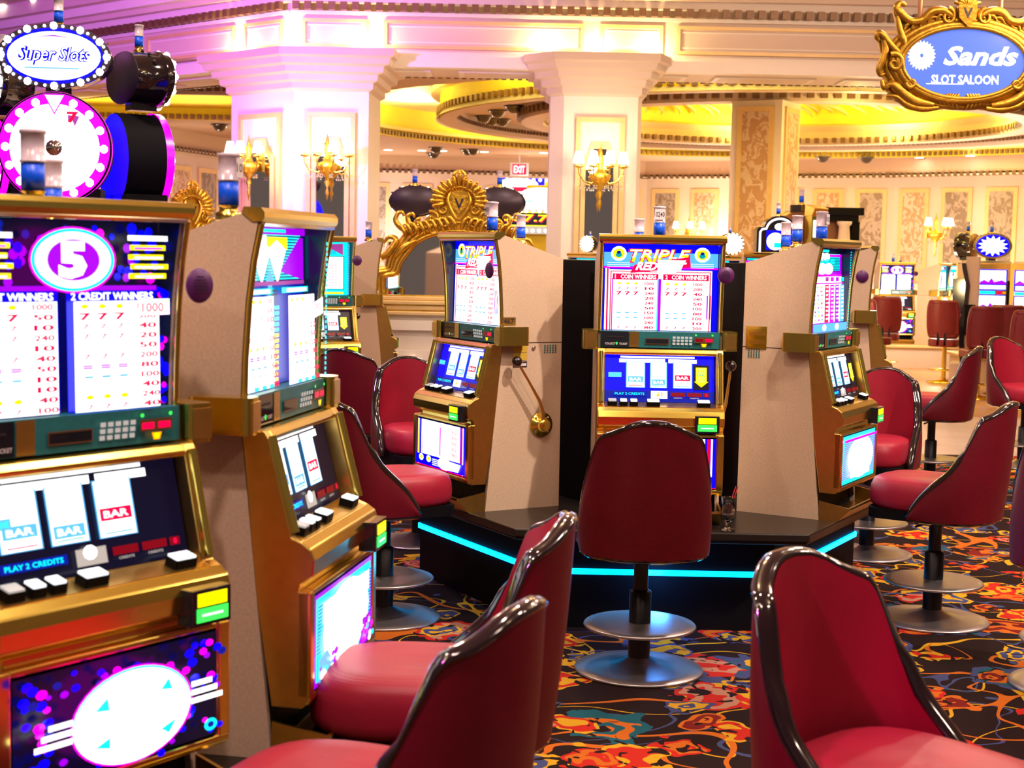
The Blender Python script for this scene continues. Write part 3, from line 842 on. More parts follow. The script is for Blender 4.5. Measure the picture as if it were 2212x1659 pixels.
for k in range(12):
    a = 2 * PI * k / 12 + .2; p = (CC.x + 6.4 * math.cos(a), CC.y + 6.4 * math.sin(a), 3.80)
    light('AREA', 'cove_light', p, 62, (1, .86, .24), .5, (p[0], p[1], 6))
for k in range(8):
    a = 2 * PI * k / 8; p = (CC.x + 3.3 * math.cos(a), CC.y + 3.3 * math.sin(a), 3.9)
    light('AREA', 'cove_light', p, 40, (1, .84, .2), .4, (p[0] + .6 * math.cos(a), p[1] + .6 * math.sin(a), 5))

# recess at the far left, lit yellow
b = MB(); X0, X1, Y0, Y1 = -11.5, -3.6, 19.3, 22.8
b.box(X0, X1, Y0, Y1, ZC - .02, ZC - .015, 'yellowc'); b.box(X0, X1, Y1 - .1, Y1, ZC - .2, ZC, 'yellowc'); b.box(X0, X1, Y0, Y0 + .1, ZC - .16, ZC, 'cream')
beads(b, [(X0, Y0 - .02, ZC - .08), (X1, Y0 - .02, ZC - .08)], .07); beads(b, [(X0, Y1 - .12, ZC - .15), (X1, Y1 - .12, ZC - .15)], .07)
struct(b.build('trim_3'))
light('AREA', 'cove_light', (-6.5, 21, 3.45), 60, (1, .72, .2), 5, (-6.5, 21, 5), 2)

# ------------------------------------------------------------------ far walls with damask panels
WP = [(-13, 21), (-7.4, 24.6), (-4.6, 33.5), (3, 34.2), (8, 31.6), (11.5, 28.3), (16, 23)]
names = ['wall_left', 'wall_left', 'wall_back', 'wall_back', 'wall_right', 'wall_right']
for i, (p, q) in enumerate(zip(WP, WP[1:])):
    p, q = Vector((*p, 0)), Vector((*q, 0)); L = (q - p).length; d = (q - p) / L; nn = Vector((d.y, -d.x, 0))
    T = Matrix.Translation(p) @ Matrix(((d.x, -nn.x, 0, 0), (d.y, -nn.y, 0, 0), (0, 0, 1, 0), (0, 0, 0, 1)))  # local y points away from the viewer
    b = MB(); b.box(0, L, 0, .2, 0, 3.75, 'cream', T); b.box(0, L, -.35, 0, 3.40, 3.7, 'ceil', T)
    b.box(0, L, -.40, 0, 3.33, 3.36, 'creamw', T)
    n = max(2, round(L / 1.0))
    for k in range(n):
        x0, x1 = L * k / n + .14, L * (k + 1) / n - .14
        for z0, z1 in ((1.35, 3.1),):
            b.box(x0, x1, -.03, 0, z0, z1, 'goldpaint', T); b.box(x0 + .09, x1 - .09, -.034, 0, z0 + .09, z1 - .09, 'damaskg' if (k + i) % 3 == 1 else 'damask', T)
        b.box(x0, x1, -.03, 0, .2, 1.1, 'creamw', T)
    b.box(0, L, -.06, 0, 1.16, 1.24, 'goldpaint', T)
    struct(b.build(names[i]))
    b = MB(); beads(b, [T @ Vector((0, -.38, 3.36)), T @ Vector((L, -.38, 3.36))], .09); struct(b.build('trim_4'))

# ------------------------------------------------------------------ the beam (entablature) in front, bent at the left pier
BX = -2.45; BY = 16.2; ZB = 3.55
P1 = Vector((BX, BY, 0)); dl = Vector((-.75, .66, 0)); PL = P1 + dl * 14; PR = Vector((13.5, 16.35, 0))


def seg_T(p, q):
    d = (q - p).normalized(); nn = Vector((d.y, -d.x, 0))
    return Matrix.Translation(p) @ Matrix(((d.x, -nn.x, 0, 0), (d.y, -nn.y, 0, 0), (0, 0, 1, 0), (0, 0, 0, 1))), (q - p).length


b = MB(); bt = MB()
for p, q, cuts in ((PL, P1, [.3, 3.2, 6.6, 10, 11.75, 12.0, 12.85, 13.6]), (P1, PR, None)):
    T, L = seg_T(p, q)
    b.box(0, L, 0, .75, ZB, 4.7, 'cream', T)
    b.box(0, L, -.16, 0, ZB, ZB + .12, 'creamw', T); b.box(0, L, -.10, 0, ZB + .12, ZB + .17, 'creamw', T)
    b.box(0, L, -.04, 0, 4.10, 4.14, 'creamw', T); b.box(0, L, -.10, 0, 4.22, 4.30, 'creamw', T); b.box(0, L, -.2, 0, 4.30, 4.36, 'cream', T)
    b.box(0, L, -.3, 0, 4.36, 4.46, 'creamw', T); b.box(0, L, -.42, 0, 4.46, 4.62, 'cream', T)
    pan = [(8.4, 10.5), (10.65, 11.9), (12.1, 12.75), (12.95, 13.8)] if cuts else [(.12, .82), (1.0, 3.15), (3.32, 4.0), (4.15, 7.1), (7.25, 8), (8.15, 11.2)]
    if cuts: pan = [(L - 9, L - 6), (L - 5.8, L - 2.8), (L - 2.6, L - .95), (L - .78, L - .12)]
    for x0, x1 in pan:
        z0, z1 = 3.76, 4.06
        for (a0, a1, c0, c1) in ((x0, x1, z0, z0 + .035), (x0, x1, z1 - .035, z1), (x0, x0 + .035, z0 + .0355, z1 - .0355), (x1 - .035, x1, z0 + .0355, z1 - .0355)): b.box(a0, a1, -.035, 0, c0, c1, 'goldpaint', T)
        b.box(x0 + .035, x1 - .035, -.012, 0, z0 + .035, z1 - .035, 'cream', T)
        for (a0, a1, c0, c1) in ((x0 + .06, x1 - .06, z0 + .06, z0 + .075), (x0 + .06, x1 - .06, z1 - .075, z1 - .06)): b.box(a0, a1, -.022, 0, c0, c1, 'creamw', T)
    # coffers of the underside
    k = .4
    while k < L - 1.2: b.box(k, k + 1.1, .12, .6, ZB - .015, ZB, 'creamw', T); b.box(k + .06, k + 1.04, .18, .54, ZB - .017, ZB, 'cream', T); k += 1.4
    beads(bt, [T @ Vector((0, -.12, 4.18)), T @ Vector((L, -.12, 4.18))], .085)
    beads(bt, [T @ Vector((0, .78, ZB + .02)), T @ Vector((L, .78, ZB + .02))], .06)
struct(b.build('wall_front_beam')); struct(bt.build('trim_5'))
b = MB(); b.add([(-14, -4, 4.62), (16, -4, 4.62), (16, 16.4, 4.62), (-14, 16.4, 4.62)], [(0, 1, 2, 3)], 'cream')
b.add([(-14, 16.4, 4.62), (BX, 16.4, 4.62), (-14, 28, 4.62)], [(0, 1, 2)], 'cream'); struct(b.build('ceiling'))


def offset_poly(pts, d):
    n = len(pts); out = []
    for i in range(n):
        p0, p1, p2 = Vector(pts[i - 1]), Vector(pts[i]), Vector(pts[(i + 1) % n])
        e1 = (p1 - p0).normalized(); e2 = (p2 - p1).normalized(); n1 = Vector((e1.y, -e1.x)); n2 = Vector((e2.y, -e2.x))
        m_ = (n1 + n2); k = d / max(.3, (1 + n1.dot(n2))); out.append(tuple(p1 + m_ * k))
    return out


def pier(name, pts, label_faces, z1=3.27):
    """pts counter-clockwise; faces: list of (p, q) edges with a framed mirror"""
    b = MB(); b.poly(pts, 0, ZB, 'creamw'); b.poly(offset_poly(pts, .05), 0, .25, 'cream')
    st = [(z1, .0), (z1 + .03, .05), (z1 + .09, .05), (z1 + .11, .10), (z1 + .17, .11), (z1 + .19, .17), (z1 + .25, .18), (z1 + .27, .24), (z1 + .33, .26), (z1 + .35, .30), (z1 + .43, .30)]
    for (za, oa), (zb, ob) in zip(st, st[1:]): b.poly(offset_poly(pts, oa), za, zb, 'cream', z1pts=offset_poly(pts, ob))
    for p, q in label_faces:
        T, L = seg_T(Vector((*p, 0)), Vector((*q, 0)))
        w0, w1 = L * .17, L * .83
        for (a0, a1, c0, c1) in ((w0, w1, 3.0, 3.05), (w0, w0 + .05, .6, 2.999), (w1 - .05, w1, .6, 2.999)): b.box(a0, a1, -.05, 0, c0, c1, 'goldpaint', T)
        b.box(w0 + .05, w1 - .05, -.02, 0, .6, 3.0, 'creamw', T)
    o = b.build(name); struct(o)
    for p, q in label_faces:
        T, L = seg_T(Vector((*p, 0)), Vector((*q, 0)))
        mw = L * .19; cx = L / 2
        prof = [(cx - mw, 1.0), (cx + mw, 1.0), (cx + mw, 2.52), (cx + mw * .62, 2.62), (cx + mw * .45, 2.72), (cx - mw * .45, 2.72), (cx - mw * .62, 2.62), (cx - mw, 2.52)]
        b = MB(); vs = [T @ Vector((x, -.024, z)) for x, z in prof]; b.add(vs, [tuple(range(8))], 'mirror')
        cxz = (cx, 1.8); outer = [(cxz[0] + (x - cx) * 1.32, 1.8 + (z - 1.8) * 1.07) for x, z in prof]
        f = [T @ Vector((x, -.055, z)) for x, z in outer] + [T @ Vector((x, -.055, z)) for x, z in prof] + vs + [T @ Vector((x, 0, z)) for x, z in outer]
        n = 8
        b.add(f, [(i, (i + 1) % n, n + (i + 1) % n, n + i) for i in range(n)] + [(n + i, n + (i + 1) % n, 2 * n + (i + 1) % n, 2 * n + i) for i in range(n)] + [(i, 3 * n + i, 3 * n + (i + 1) % n, (i + 1) % n) for i in range(n)], 'goldpaint')
        b.build('pier_mirror', o)
    return o


def sconce(loc, rz, label, group='crystal wall sconces', arms=4, sc=1.0, shades=None):
    t = empty('wall_sconce', loc, rz, label, 'wall lamp', group)
    b = MB(); b.lathe([(1e-4, -.42 * sc), (.012 * sc, -.36 * sc), (.02 * sc, -.33 * sc), (.008 * sc, -.28 * sc), (.03 * sc, -.22 * sc), (.015 * sc, -.18 * sc), (.10 * sc, -.08 * sc), (.115 * sc, -.03 * sc), (.05 * sc, .0), (.02 * sc, .05 * sc), (.04 * sc, .12 * sc), (.015 * sc, .22 * sc), (1e-4, .3 * sc)], 'goldleaf', (0, -.16 * sc, 0), 14)
    b.box(-.05 * sc, .05 * sc, -.02 * sc, 0, -.1 * sc, .12 * sc, 'gold'); b.tube([(0, 0, 0), (0, -.16 * sc, -.02 * sc)], .015 * sc, 'gold')
    b.build('stem', t)
    aa = [R(q) for q in ((200, 250, 290, 340) if arms == 4 else (200, 270, 340))]
    for a in aa:
        dx, dy = math.cos(a), math.sin(a); r = .25 * sc
        b = MB(); b.tube([(dx * r * k, -.16 * sc + dy * r * k * .8, z * sc) for k, z in ((.1, -.05), (.4, -.12), (.75, -.1), (.97, -.02), (1, .05))], .009 * sc, 'gold', 6)
        b.lathe([(1e-4, .03 * sc), (.05 * sc, .05 * sc), (.055 * sc, .06 * sc), (.012 * sc, .065 * sc), (.012 * sc, .11 * sc)], 'gold', (dx * r, -.16 * sc + dy * r * .8, 0), 10)
        for k in range(3): b.ball((dx * r * (.5 + .2 * k), -.16 * sc + dy * r * .8 * (.5 + .2 * k), -.16 * sc), .012 * sc, 'glass', 6, 2)
        o = b.build('arm', t)
        b = MB(); b.lathe([(.062 * sc, .09 * sc), (.034 * sc, .21 * sc)], 'shade', (dx * r, -.16 * sc + dy * r * .8, 0), 14); b.build('lamp_shade', o)
    return t


# left pier (bent), middle pier, damask pier behind
pl = [(-3.19, 16.73), (-2.39, 16.02), (-1.59, 16.02), (-1.55, 16.95), (-2.9, 17.3)]
pier('column_left', pl, [(pl[0], pl[1]), (pl[1], pl[2])])
xa, xb = at(1200, 500, 16).x, at(1377, 500, 16).x
pm = [(xa + .06, 16.0), (xb - .03, 16.0), (xb + .02, 16.12), (xb + .02, 16.9), (xa - .08, 16.9), (xa - .08, 16.14)]
pier('column_middle', pm, [(pm[0], pm[1])])
sconce((-2.0, 15.97, 2.52), 0, 'gold sconce with white shades on the right face of the left pier')
sconce((-2.80, 16.35, 2.52), R(-41), 'gold sconce with white shades on the left angled face of the left pier')
sconce(((pm[0][0] + pm[1][0]) / 2, 15.95, 2.46), 0, 'crystal sconce with four white shades on the middle white pier')
for x, y in ((-1.99, 15.5), (-2.85, 15.85), (.87, 15.4)): light('POINT', 'sconce_light', (x, y, 2.60), 20, (1, .78, .5), .12)
for px in (612, 790, 1180, 1290, 1410):
    x = at(px, 130, 16.1).x; light('POINT', 'cornice_uplight', (x, 16.07, 3.80), 13, (1, .74, .34), .03)
light('POINT', 'cornice_uplight', (P1.x + dl.x * .85 - .07, P1.y + dl.y * .85 - .10, 3.80), 13, (1, .74, .34), .03)
cx3 = at(1655, 400, 20.3).x; b = MB()
T = Matrix.Translation((cx3, 20.5, 0)) @ Matrix.Rotation(R(-30), 4, 'Z'); h = .36
b.box(-h, h, -h, h, 0, ZC, 'creamw', T)
for rot in (0, 90):
    T2 = T @ Matrix.Rotation(R(rot), 4, 'Z')
    b.box(-h + .1, h - .1, -h - .03, -h, .8, 3.62, 'goldpaint', T2); b.box(-h + .17, h - .17, -h - .034, -h, .87, 3.55, 'damaskg', T2)
struct(b.build('column_back'))
light('POINT', 'pier_light', (cx3 + .5, 18.9, 1.2), 60, (1, .8, .4), .1); light('POINT', 'pier_light', (cx3 + 1.1, 19.8, 3.3), 26, (1, .75, .2), .1)
# wall sconces and wall wash on the far wall
for px, py, Y, lab in ((2005, 500, 29.2, 'three-shade wall sconce on the far right wall between the patterned panels'), (1485, 505, 33.2, 'distant wall sconce glowing above the left half of the triple machine'), ):
    p = at(px, py, Y); sconce((p.x, p.y, p.z), R(30) if px > 1900 else 0, lab, 'wall sconces on the far wall', 3, 1.25)
for px, py, Y, e in ((1880, 540, 28.6, 110), (2180, 500, 25.8, 130), (2010, 560, 27.6, 80), (1530, 530, 32.5, 110), (1420, 560, 32.5, 30), (830, 500, 32.5, 70), (430, 440, 26.2, 25), (1150, 420, 32, 25), (2050, 660, 21, 60)):
    p = at(px, py, Y); light('POINT', 'wall_wash', p, e, (1, .86, .68), .25)

# ceiling domes, downlights
for i, (px, py, z) in enumerate(((1045, 250, 3.92), (1075, 238, 3.92), (1062, 256, 3.92), (1085, 257, 3.92), (1110, 228, 3.92), (1130, 277, 3.92), (942, 318, ZC), (936, 330, ZC), (1010, 312, ZC), (1022, 322, ZC), (475, 268, ZC), (1393, 313, ZC), (1777, 352, ZC), (1998, 334, ZC), (1872, 330, ZC))):
    p = on(px, py, z)
    rr = (Vector((p.x, p.y)) - CC).length
    if z == ZC and 5.3 < rr < 7.5: z = 4.25; p = on(px, py, z)
    if z == ZC and rr <= 5.45: z = 3.92; p = on(px, py, z)
    if p.y > 33 or p.y < 0: p = at(px, py, 30.9); z = ZC
    b = MB(); b.lathe([(.16, 0), (.165, -.02), (.13, -.025), (.12, -.05), (.085, -.10), (.04, -.125), (1e-4, -.13)], 'domeb', n=16)
    where = ['inside the round ceiling ring', 'on the ceiling left of the round ring', 'on the ceiling right of the middle pier']
    o = b.build('security_dome', loc=(p.x, p.y, z)); tag(o, 'smoked black security camera dome ' + where[0 if i < 6 else 1 if i < 11 else 2], 'security dome', 'security domes ' + where[0 if i < 6 else 1 if i < 11 else 2])
for i, (px, py) in enumerate(((838, 341), (911, 346), (956, 348), (1046, 350), (1174, 353), (1986, 341), (2096, 337), (385, 301))):
    p = on(px, py, ZC - .01); k = min(1, 31.5 / p.y)
    if p.y > 32 or p.y < 0: p = at(px, py, 31.5)
    b = MB(); b.lathe([(1e-4, -.006), (.09, -.006)], 'downl', n=12); b.lathe([(.09, -.006), (.12, 0)], 'creamw', n=12)
    o = b.build('downlight', loc=(p.x, p.y, ZC - .002)); tag(o, 'small round recessed ceiling downlight glowing white near the far wall', 'downlight', 'downlights near the far wall')
for px, py in ((12, 14), (85, 3)):
    p = on(px, py, 4.61); b = MB(); b.lathe([(1e-4, -.006), (.11, -.006)], 'downl', n=12); b.lathe([(.11, -.006), (.14, 0)], 'creamw', n=12)
    o = b.build('downlight', loc=(p.x, p.y, 4.617)); tag(o, 'recessed downlight in the high ceiling at the top left corner', 'downlight', 'downlights top left')
# exit sign
p = at(1122, 366, 32.3); T = lambda u, v, h: (p.x + (u - .5) * .3, p.y - .03 - h, p.z + (v - .5) * .22)
b = MB(); b.box(p.x - .2, p.x + .2, p.y - .03, p.y + .03, p.z - .14, p.z + .14, 'tagw'); b.box(p.x - .02, p.x + .02, p.y - .02, p.y + .02, p.z + .14, ZC, 'tagw'); o = b.build('exit_sign'); tag(o, 'small glowing pink exit sign hanging near the far wall', 'exit sign')
a = Art(T); a.rect(0, 0, 1, 1, 'R'); a.text('EXIT', .5, .5, .8, .7, 'W'); a.mb.build('exit_lettering', o)

# ------------------------------------------------------------------ slot machines
def corner(px, py, z, rot, side, Y=None):
    """seam centre of a machine whose viewer's left (-1) or right (+1) base corner shows at px, py"""
    p = on(px, py, z) if Y is None else at(px, py, Y)
    return (p.x - side * HW * math.cos(rot), p.y - side * HW * math.sin(rot), z)


ZM = .46
MACH = {}
m5 = make_machine('triple', 'gold slot machine with blue TRIPLE glass behind the empty centre chair', tower='0240')
place(m5, (.634, 6.33, ZM), 0)
m4 = copy_tree(m5); 
for ch in list(m4.children):
    if ch.name.startswith(('tower_light',)): bpy.data.objects.remove(ch, do_unlink=True) if not ch.children else [bpy.data.objects.remove(x, do_unlink=True) for x in list(ch.children) + [ch]]
place(m4, corner(1048, 1105, ZM, R(-60), 1), R(-60), 'slot machine with pull lever on its beige side, left of the carousel')
tower_light(m4, .16, .07, 1.2, '401', 1.15); tower_light(m4, .19, .2, 1.175, sc=.95)
# side labels only the left carousel machine shows
tmp = MB()
for y0, y1, z0, z1, mm in ((.125, .195, .70, .735, 'signgold'), (.125, .195, .665, .696, 'signgold'), (.127, .197, .635, .66, 'signtxt'), (.13, .16, .64, .652, 'tagw'), (.165, .193, .64, .652, 'tagw')): tmp.box(HW, HW + .002 + (.0006 if mm == 'tagw' else 0), y0, y1, z0, z1, mm)
tmp.build('side_label', m4)
tmp = MB()
for i in range(5):
    for j in range(5): tmp.box(HW, HW + .0015, .285 + i * .014, .293 + i * .014, .695 + j * .008, .7 + j * .008, 'teal')
tmp.build('side_vent', m4)
tmp = MB(); tmp.lathe([(1e-4, .008), (.009, .006), (.01, 0)], 'chrome', T=Matrix.Translation((HW, .23, .72)) @ Matrix.Rotation(R(90), 4, 'Y'), n=12); tmp.build('side_bolt', m4)
a = Art(lambda u, v, h: (HW + .001 + h, .055 + u * .08, .82 + v * .035)); a.rect(0, 0, 1, 1, 'goldb'); a.text('1467', .5, .5, .8, .7, 'signtxt'); a.mb.build('number_plate', m4)
m6 = make_machine('magenta', 'gold slot machine with magenta striped glass, right of the carousel', lever=False, tower='102', sideplates='left', sticker=False)
place(m6, corner(1767, 1123, ZM, R(60), -1), R(60))
tower_light(m6, -.22, .16, 1.18, sc=1.05)
m1 = make_machine('five', 'nearest slot machine at left edge, big 5 on dark dotted glass', lever=False)
place(m1, (-.80, 2.80, ZM), R(53)); tower_light(m1, -.06, .09, 1.205, sc=1.05); tower_light(m1, .09, .24, 1.175, sc=.95)
m2 = make_machine('diamond', 'slot machine turned sideways at left with cyan striped glass and white diamonds', lever=False, tower=None, sticker=False)
place(m2, corner(585, 1640, ZM, R(80), -1), R(80)); tower_light(m2, -.2, .13, 1.2, '10', sc=1.05)
m3 = make_machine('fish', 'slot machine with turquoise glass in the gap behind the left row', tower=None)
place(m3, (-1.34, 10.3, ZM), R(28))
m3b = copy_tree(m2)
place(m3b, (-.98, 11.2, ZM), R(98), 'slot machine seen from its beige side beside the gold arched mirror')
m7 = make_machine('magenta', 'slot machine standing just behind the right carousel machine, purple notice', lever=False, sticker=False)
place(m7, corner(1900, 690, 1.2, R(84), -1, 9.5)[:2] + (ZM,), R(84))
o = bpy.data.objects
b = MB(); T = Matrix.Translation((-HW - .002, .12, 1.03)) @ Matrix.Rotation(R(-90), 4, 'Y'); b.lathe([(1e-4, 0), (.04, 0), (.038, .004), (1e-4, .004)], 'purple', T=T, n=20); b.build('round_notice', m7)
b = MB(); T = Matrix.Translation((-HW - .002, .33, 1.03)) @ Matrix.Rotation(R(-90), 4, 'Y')


# far machines on the right
def far(src, label, px, py, Y, rz, z=.34):
    c = copy_tree(src); p = at(px, py, Y); place(c, (p.x, p.y, z), rz, label, 'distant slot machines on the right'); return c


# ---- far machine prototype with two video screens
def make_video(label):
    t = empty('slot_machine', label=label, cat='slot machine')
    b = MB(); b.prof([(0, 0), (0, 1.2), (-.12, 1.25), (-.45, 1.25), (-.45, 0)], -.26, .26, 'beige'); b.build('cabinet', t)
    b = MB(); b.box(-.255, .255, -.03, 0, .08, 1.22, 'goldb'); b.prof([(.03, .5), (.16, .48), (.16, .4), (.03, .36)], -.24, .24, 'goldb'); b.build('door', t, .01)
    for z0, z1, nm in ((.86, 1.14, 'upper_screen'), (.54, .80, 'lower_screen')):
        a = Art(lambda u, v, h, z0=z0, z1=z1: (-.19 + u * .38, -.031 - h, z0 + (z1 - z0) * v))
        a.rect(0, 0, 1, 1, 'B'); a.rect(.05, .35, .95, .95, 'W'); a.poly([(.06, .4), (.2, .5), (.35, .4), (.45, .6), (.55, .4), (.8, .5), (.95, .4), (.95, .3), (.05, .3)], 'P'); a.rect(.05, .05, .95, .25, 'V' if z0 > .8 else 'L'); a.mb.build(nm, t)
    a = Art(lambda u, v, h: (-.18 + u * .36, -.031 - h, .81 + .04 * v)); a.rect(0, 0, .6, 1, 'C'); a.rect(.65, 0, .85, 1, 'R'); a.rect(.88, .2, 1, .8, 'O'); a.mb.build('service_panel', t)
    for s in (-1, 1):
        b = MB(); b.box(s * .275 - .012, s * .275 + .012, -.06, .2, .5, 1.0, 'lacq'); b.build('side_fin', t, .006)
    return t


f1 = far(m1, 'distant gold slot machine with dotted glass left of the pink cabinet side', 1938, 640, 22.5, R(0))
f2 = far(m1, 'distant slot machine mostly hidden behind the purple notice machine side', 1842, 640, 22.9, R(4))
f3 = far(m3, 'distant slim turned slot machine with turquoise glass by the wall', 2046, 640, 22.35, R(58))
f4 = far(m3, 'distant turquoise slot machine between the slim one and the video one', 2080, 640, 23.3, R(20))
v1 = make_video('distant gold video slot machine with two screens under the oval topper'); p = at(2142, 640, 20); place(v1, (p.x, p.y, .36), R(-6), group='distant slot machines on the right')
v2 = copy_tree(v1); p = at(2222, 640, 19.4); place(v2, (p.x, p.y, .36), R(-40), 'distant video slot machine cut by the right photo edge')
# black curved fin of the machine seen edge-on
t = empty('slot_machine', label='distant slot machine seen edge-on with tall black curved side panel', cat='slot machine', group='distant slot machines on the right')
p = at(2082, 640, 18.2); t.location = (p.x, p.y, .36); t.rotation_euler.z = R(-110)
b = MB(); b.box(-.2, .2, .02, .17, 0, 1.3, 'beige'); b.box(-.26, .26, -.12, .2, -.36, -.001, 'cream'); b.build('cabinet', t)
b = MB(); b.prof([(.0, 0), (.02, .25), (.03, .5), (-.02, .75), (-.03, .95), (.02, 1.15), (.03, 1.22), (-.02, 1.22), (-.08, .95), (-.07, .75), (-.03, .5), (-.04, .25), (-.06, 0)], -.22, .22, 'lacq'); b.build('side_fin', t)
b = MB(); b.box(.2, .26, .03, .15, .35, .72, 'black'); b.build('bill_box', t)


# low bases under far machines, the left row, the carousel
def base_box(name, label, pts, z, m_body, m_top, cat='machine base'):
    t = empty(name, label=label, cat=cat)
    b = MB(); b.poly(offset_poly(pts, -.06), 0, z - .04, m_body); b.build('plinth', t)
    b = MB(); b.poly(pts, z - .04, z, m_top); b.build('counter_top', t, .008)
    return t


for pxs, Y0, Y1, z, lab in (((1830, 2110), 22.0, 23.7, .34, 'long cream base under the distant machines by the right wall'), ((2100, 2260), 19.4, 20.6, .36, 'cream base under the distant video machines')):
    xa, xb = at(pxs[0], 700, Y0).x, at(pxs[1], 700, Y0).x
    base_box('machine_base', lab, [(xa, Y0), (xb, Y0), (xb, Y1), (xa, Y1)], z, 'cream', 'goldpaint')
p3, p4 = m3.location, m3b.location
base_box('machine_base', 'dark base under the turquoise glass machine', [(-1.9, 9.95), (-1.2, 10.05), (-.66, 10.75), (-.62, 11.3), (-1.9, 11.3)], ZM, 'black', 'counter')
q = m7.location
base_box('machine_base', 'dark base under the machine with the purple notice', [(q.x - .55, q.y - .2), (q.x - .1, q.y - .42), (q.x + .3, q.y + .3), (q.x + .1, q.y + .7), (q.x - .5, q.y + .5)], ZM, 'black', 'counter')
# left row base
t = empty('machine_base', label='beige base with gold edge under the left slot machines', cat='machine base')


def loc2(o, x, f): c, s = math.cos(o.rotation_euler.z), math.sin(o.rotation_euler.z); y = -f; return (o.location.x + x * c - y * s, o.location.y + x * s + y * c)


pts = [loc2(m1, -.6, .1), loc2(m1, .22, .15), loc2(m2, -.15, .12), loc2(m2, .34, .12), loc2(m2, .34, -.5), loc2(m1, -.5, -.55)]
b = MB(); b.poly(offset_poly(pts, -.02), 0, ZM - .07, 'beige'); b.build('plinth', t)
b = MB(); b.poly(pts, ZM - .07, ZM - .02, 'gold'); b.poly(offset_poly(pts, -.02), ZM - .02, ZM, 'counter'); b.build('counter_top', t, .006)

HX, HY = .634, 7.24


def hexa(af, asd, rot=0):
    lines = [(k * 60, af if k % 3 == 0 else asd) for k in range(6)]; pts = []
    for i in range(6):
        (a1, d1), (a2, d2) = lines[i], lines[(i + 1) % 6]; t1, t2 = R(a1 - 90), R(a2 - 90)
        A = Matrix(((math.cos(t1), math.sin(t1)), (math.cos(t2), math.sin(t2)))); v = A.inverted() @ Vector((d1, d2)); pts.append((HX + v.x, HY + v.y))
    return pts


t = empty('carousel_base', (0, 0, 0), label='black hexagonal machine counter with blue neon strip, in the centre', cat='carousel base')
ht = hexa(1.18, 1.12); hp = hexa(.99, .93)
b = MB(); b.poly(ht, ZM - .035, ZM, 'counter'); b.poly(offset_poly(ht, -.015), ZM - .05, ZM - .035, 'counter'); b.build('counter_top', t, .006)
b = MB(); b.poly(hp, 0, ZM - .05, 'black'); b.build('plinth', t)
for i in range(6):
    p, q = Vector((*hp[i - 1], 0)), Vector((*hp[i], 0)); T, L = seg_T(p, q)
    b = MB(); b.box(.0, L, -.012, 0, .235, .258, 'neon', T); b.build('neon_tube', t)
b = MB(); b.poly(hexa(.50, .50), ZM, ZM + 1.11, 'black'); o = b.build('filler_cabinet'); tag(o, 'tall black filler cabinet between the carousel slot machines', 'cabinet')
light('POINT', 'neon_glow', (HX, HY - 1.12, .25), 2.5, (.05, .3, 1), .05)
# slim dark and violet filler panels between the machines
# remaining machines of the carousel, hidden behind, show only their tops
# ------------------------------------------------------------------ chairs
GC = 'crimson casino chairs'
ch0 = make_chair(); first = [True]


def chair(px, py, rot, label, z=0, pos=None):
    """rot 0 faces the viewer; positive turns towards the right of the picture"""
    c = ch0 if first[0] else copy_tree(ch0); first[0] = False
    p = on(px, py, z) if pos is None else Vector(pos)
    place(c, (p.x, p.y, 0), R(rot), label, GC); return c


chair(1379, 1447, 180, 'empty crimson chair seen from behind, in front of the centre slot machine')
chair(2012, 1340, -122, 'crimson chair at the right with its seat turned to the magenta machine')
p = at(2005, 1205, 2.78); chair(0, 0, 42, 'large magenta backed chair at the bottom right, its inside facing us', pos=(p.x - .02, p.y, 0))
p = at(1080, 1200, 3.42); chair(0, 0, -93, 'chair at bottom centre with a wide light-red seat in full view', pos=(p.x - .15, p.y - .03, 0))
p = at(1010, 1400, 2.62); chair(0, 0, -112, 'nearest chair at the bottom, only its black rimmed back and seat tip showing', pos=(p.x - .18, p.y, 0))
chair(828, 1334, 118, 'crimson chair at left centre, seat turned right towards the lever machine')
chair(905, 1170, 20, 'crimson chair with its inner back facing us, beside the lever machine')
p = at(785, 900, 9.2); chair(0, 0, 158, 'dark crimson chair seen from behind in front of the turquoise machine', pos=(p.x, p.y, 0))
chair(1870, 1197, -28, 'crimson chair just right of the magenta machine, inner back visible')
p = at(2018, 800, 10.6); chair(0, 0, -112, 'crimson chair farther back on the right, seat pointing left', pos=(p.x, p.y, 0))
p = at(2218, 800, 11.6); chair(0, 0, 30, 'red chair at the right edge beyond the carpet, inside facing us', pos=(p.x, p.y, 0))
p = at(2335, 1300, 5.5); chair(0, 0, 150, 'chair cut off by the right photo edge, only its side rim showing', pos=(p.x, p.y, 0))


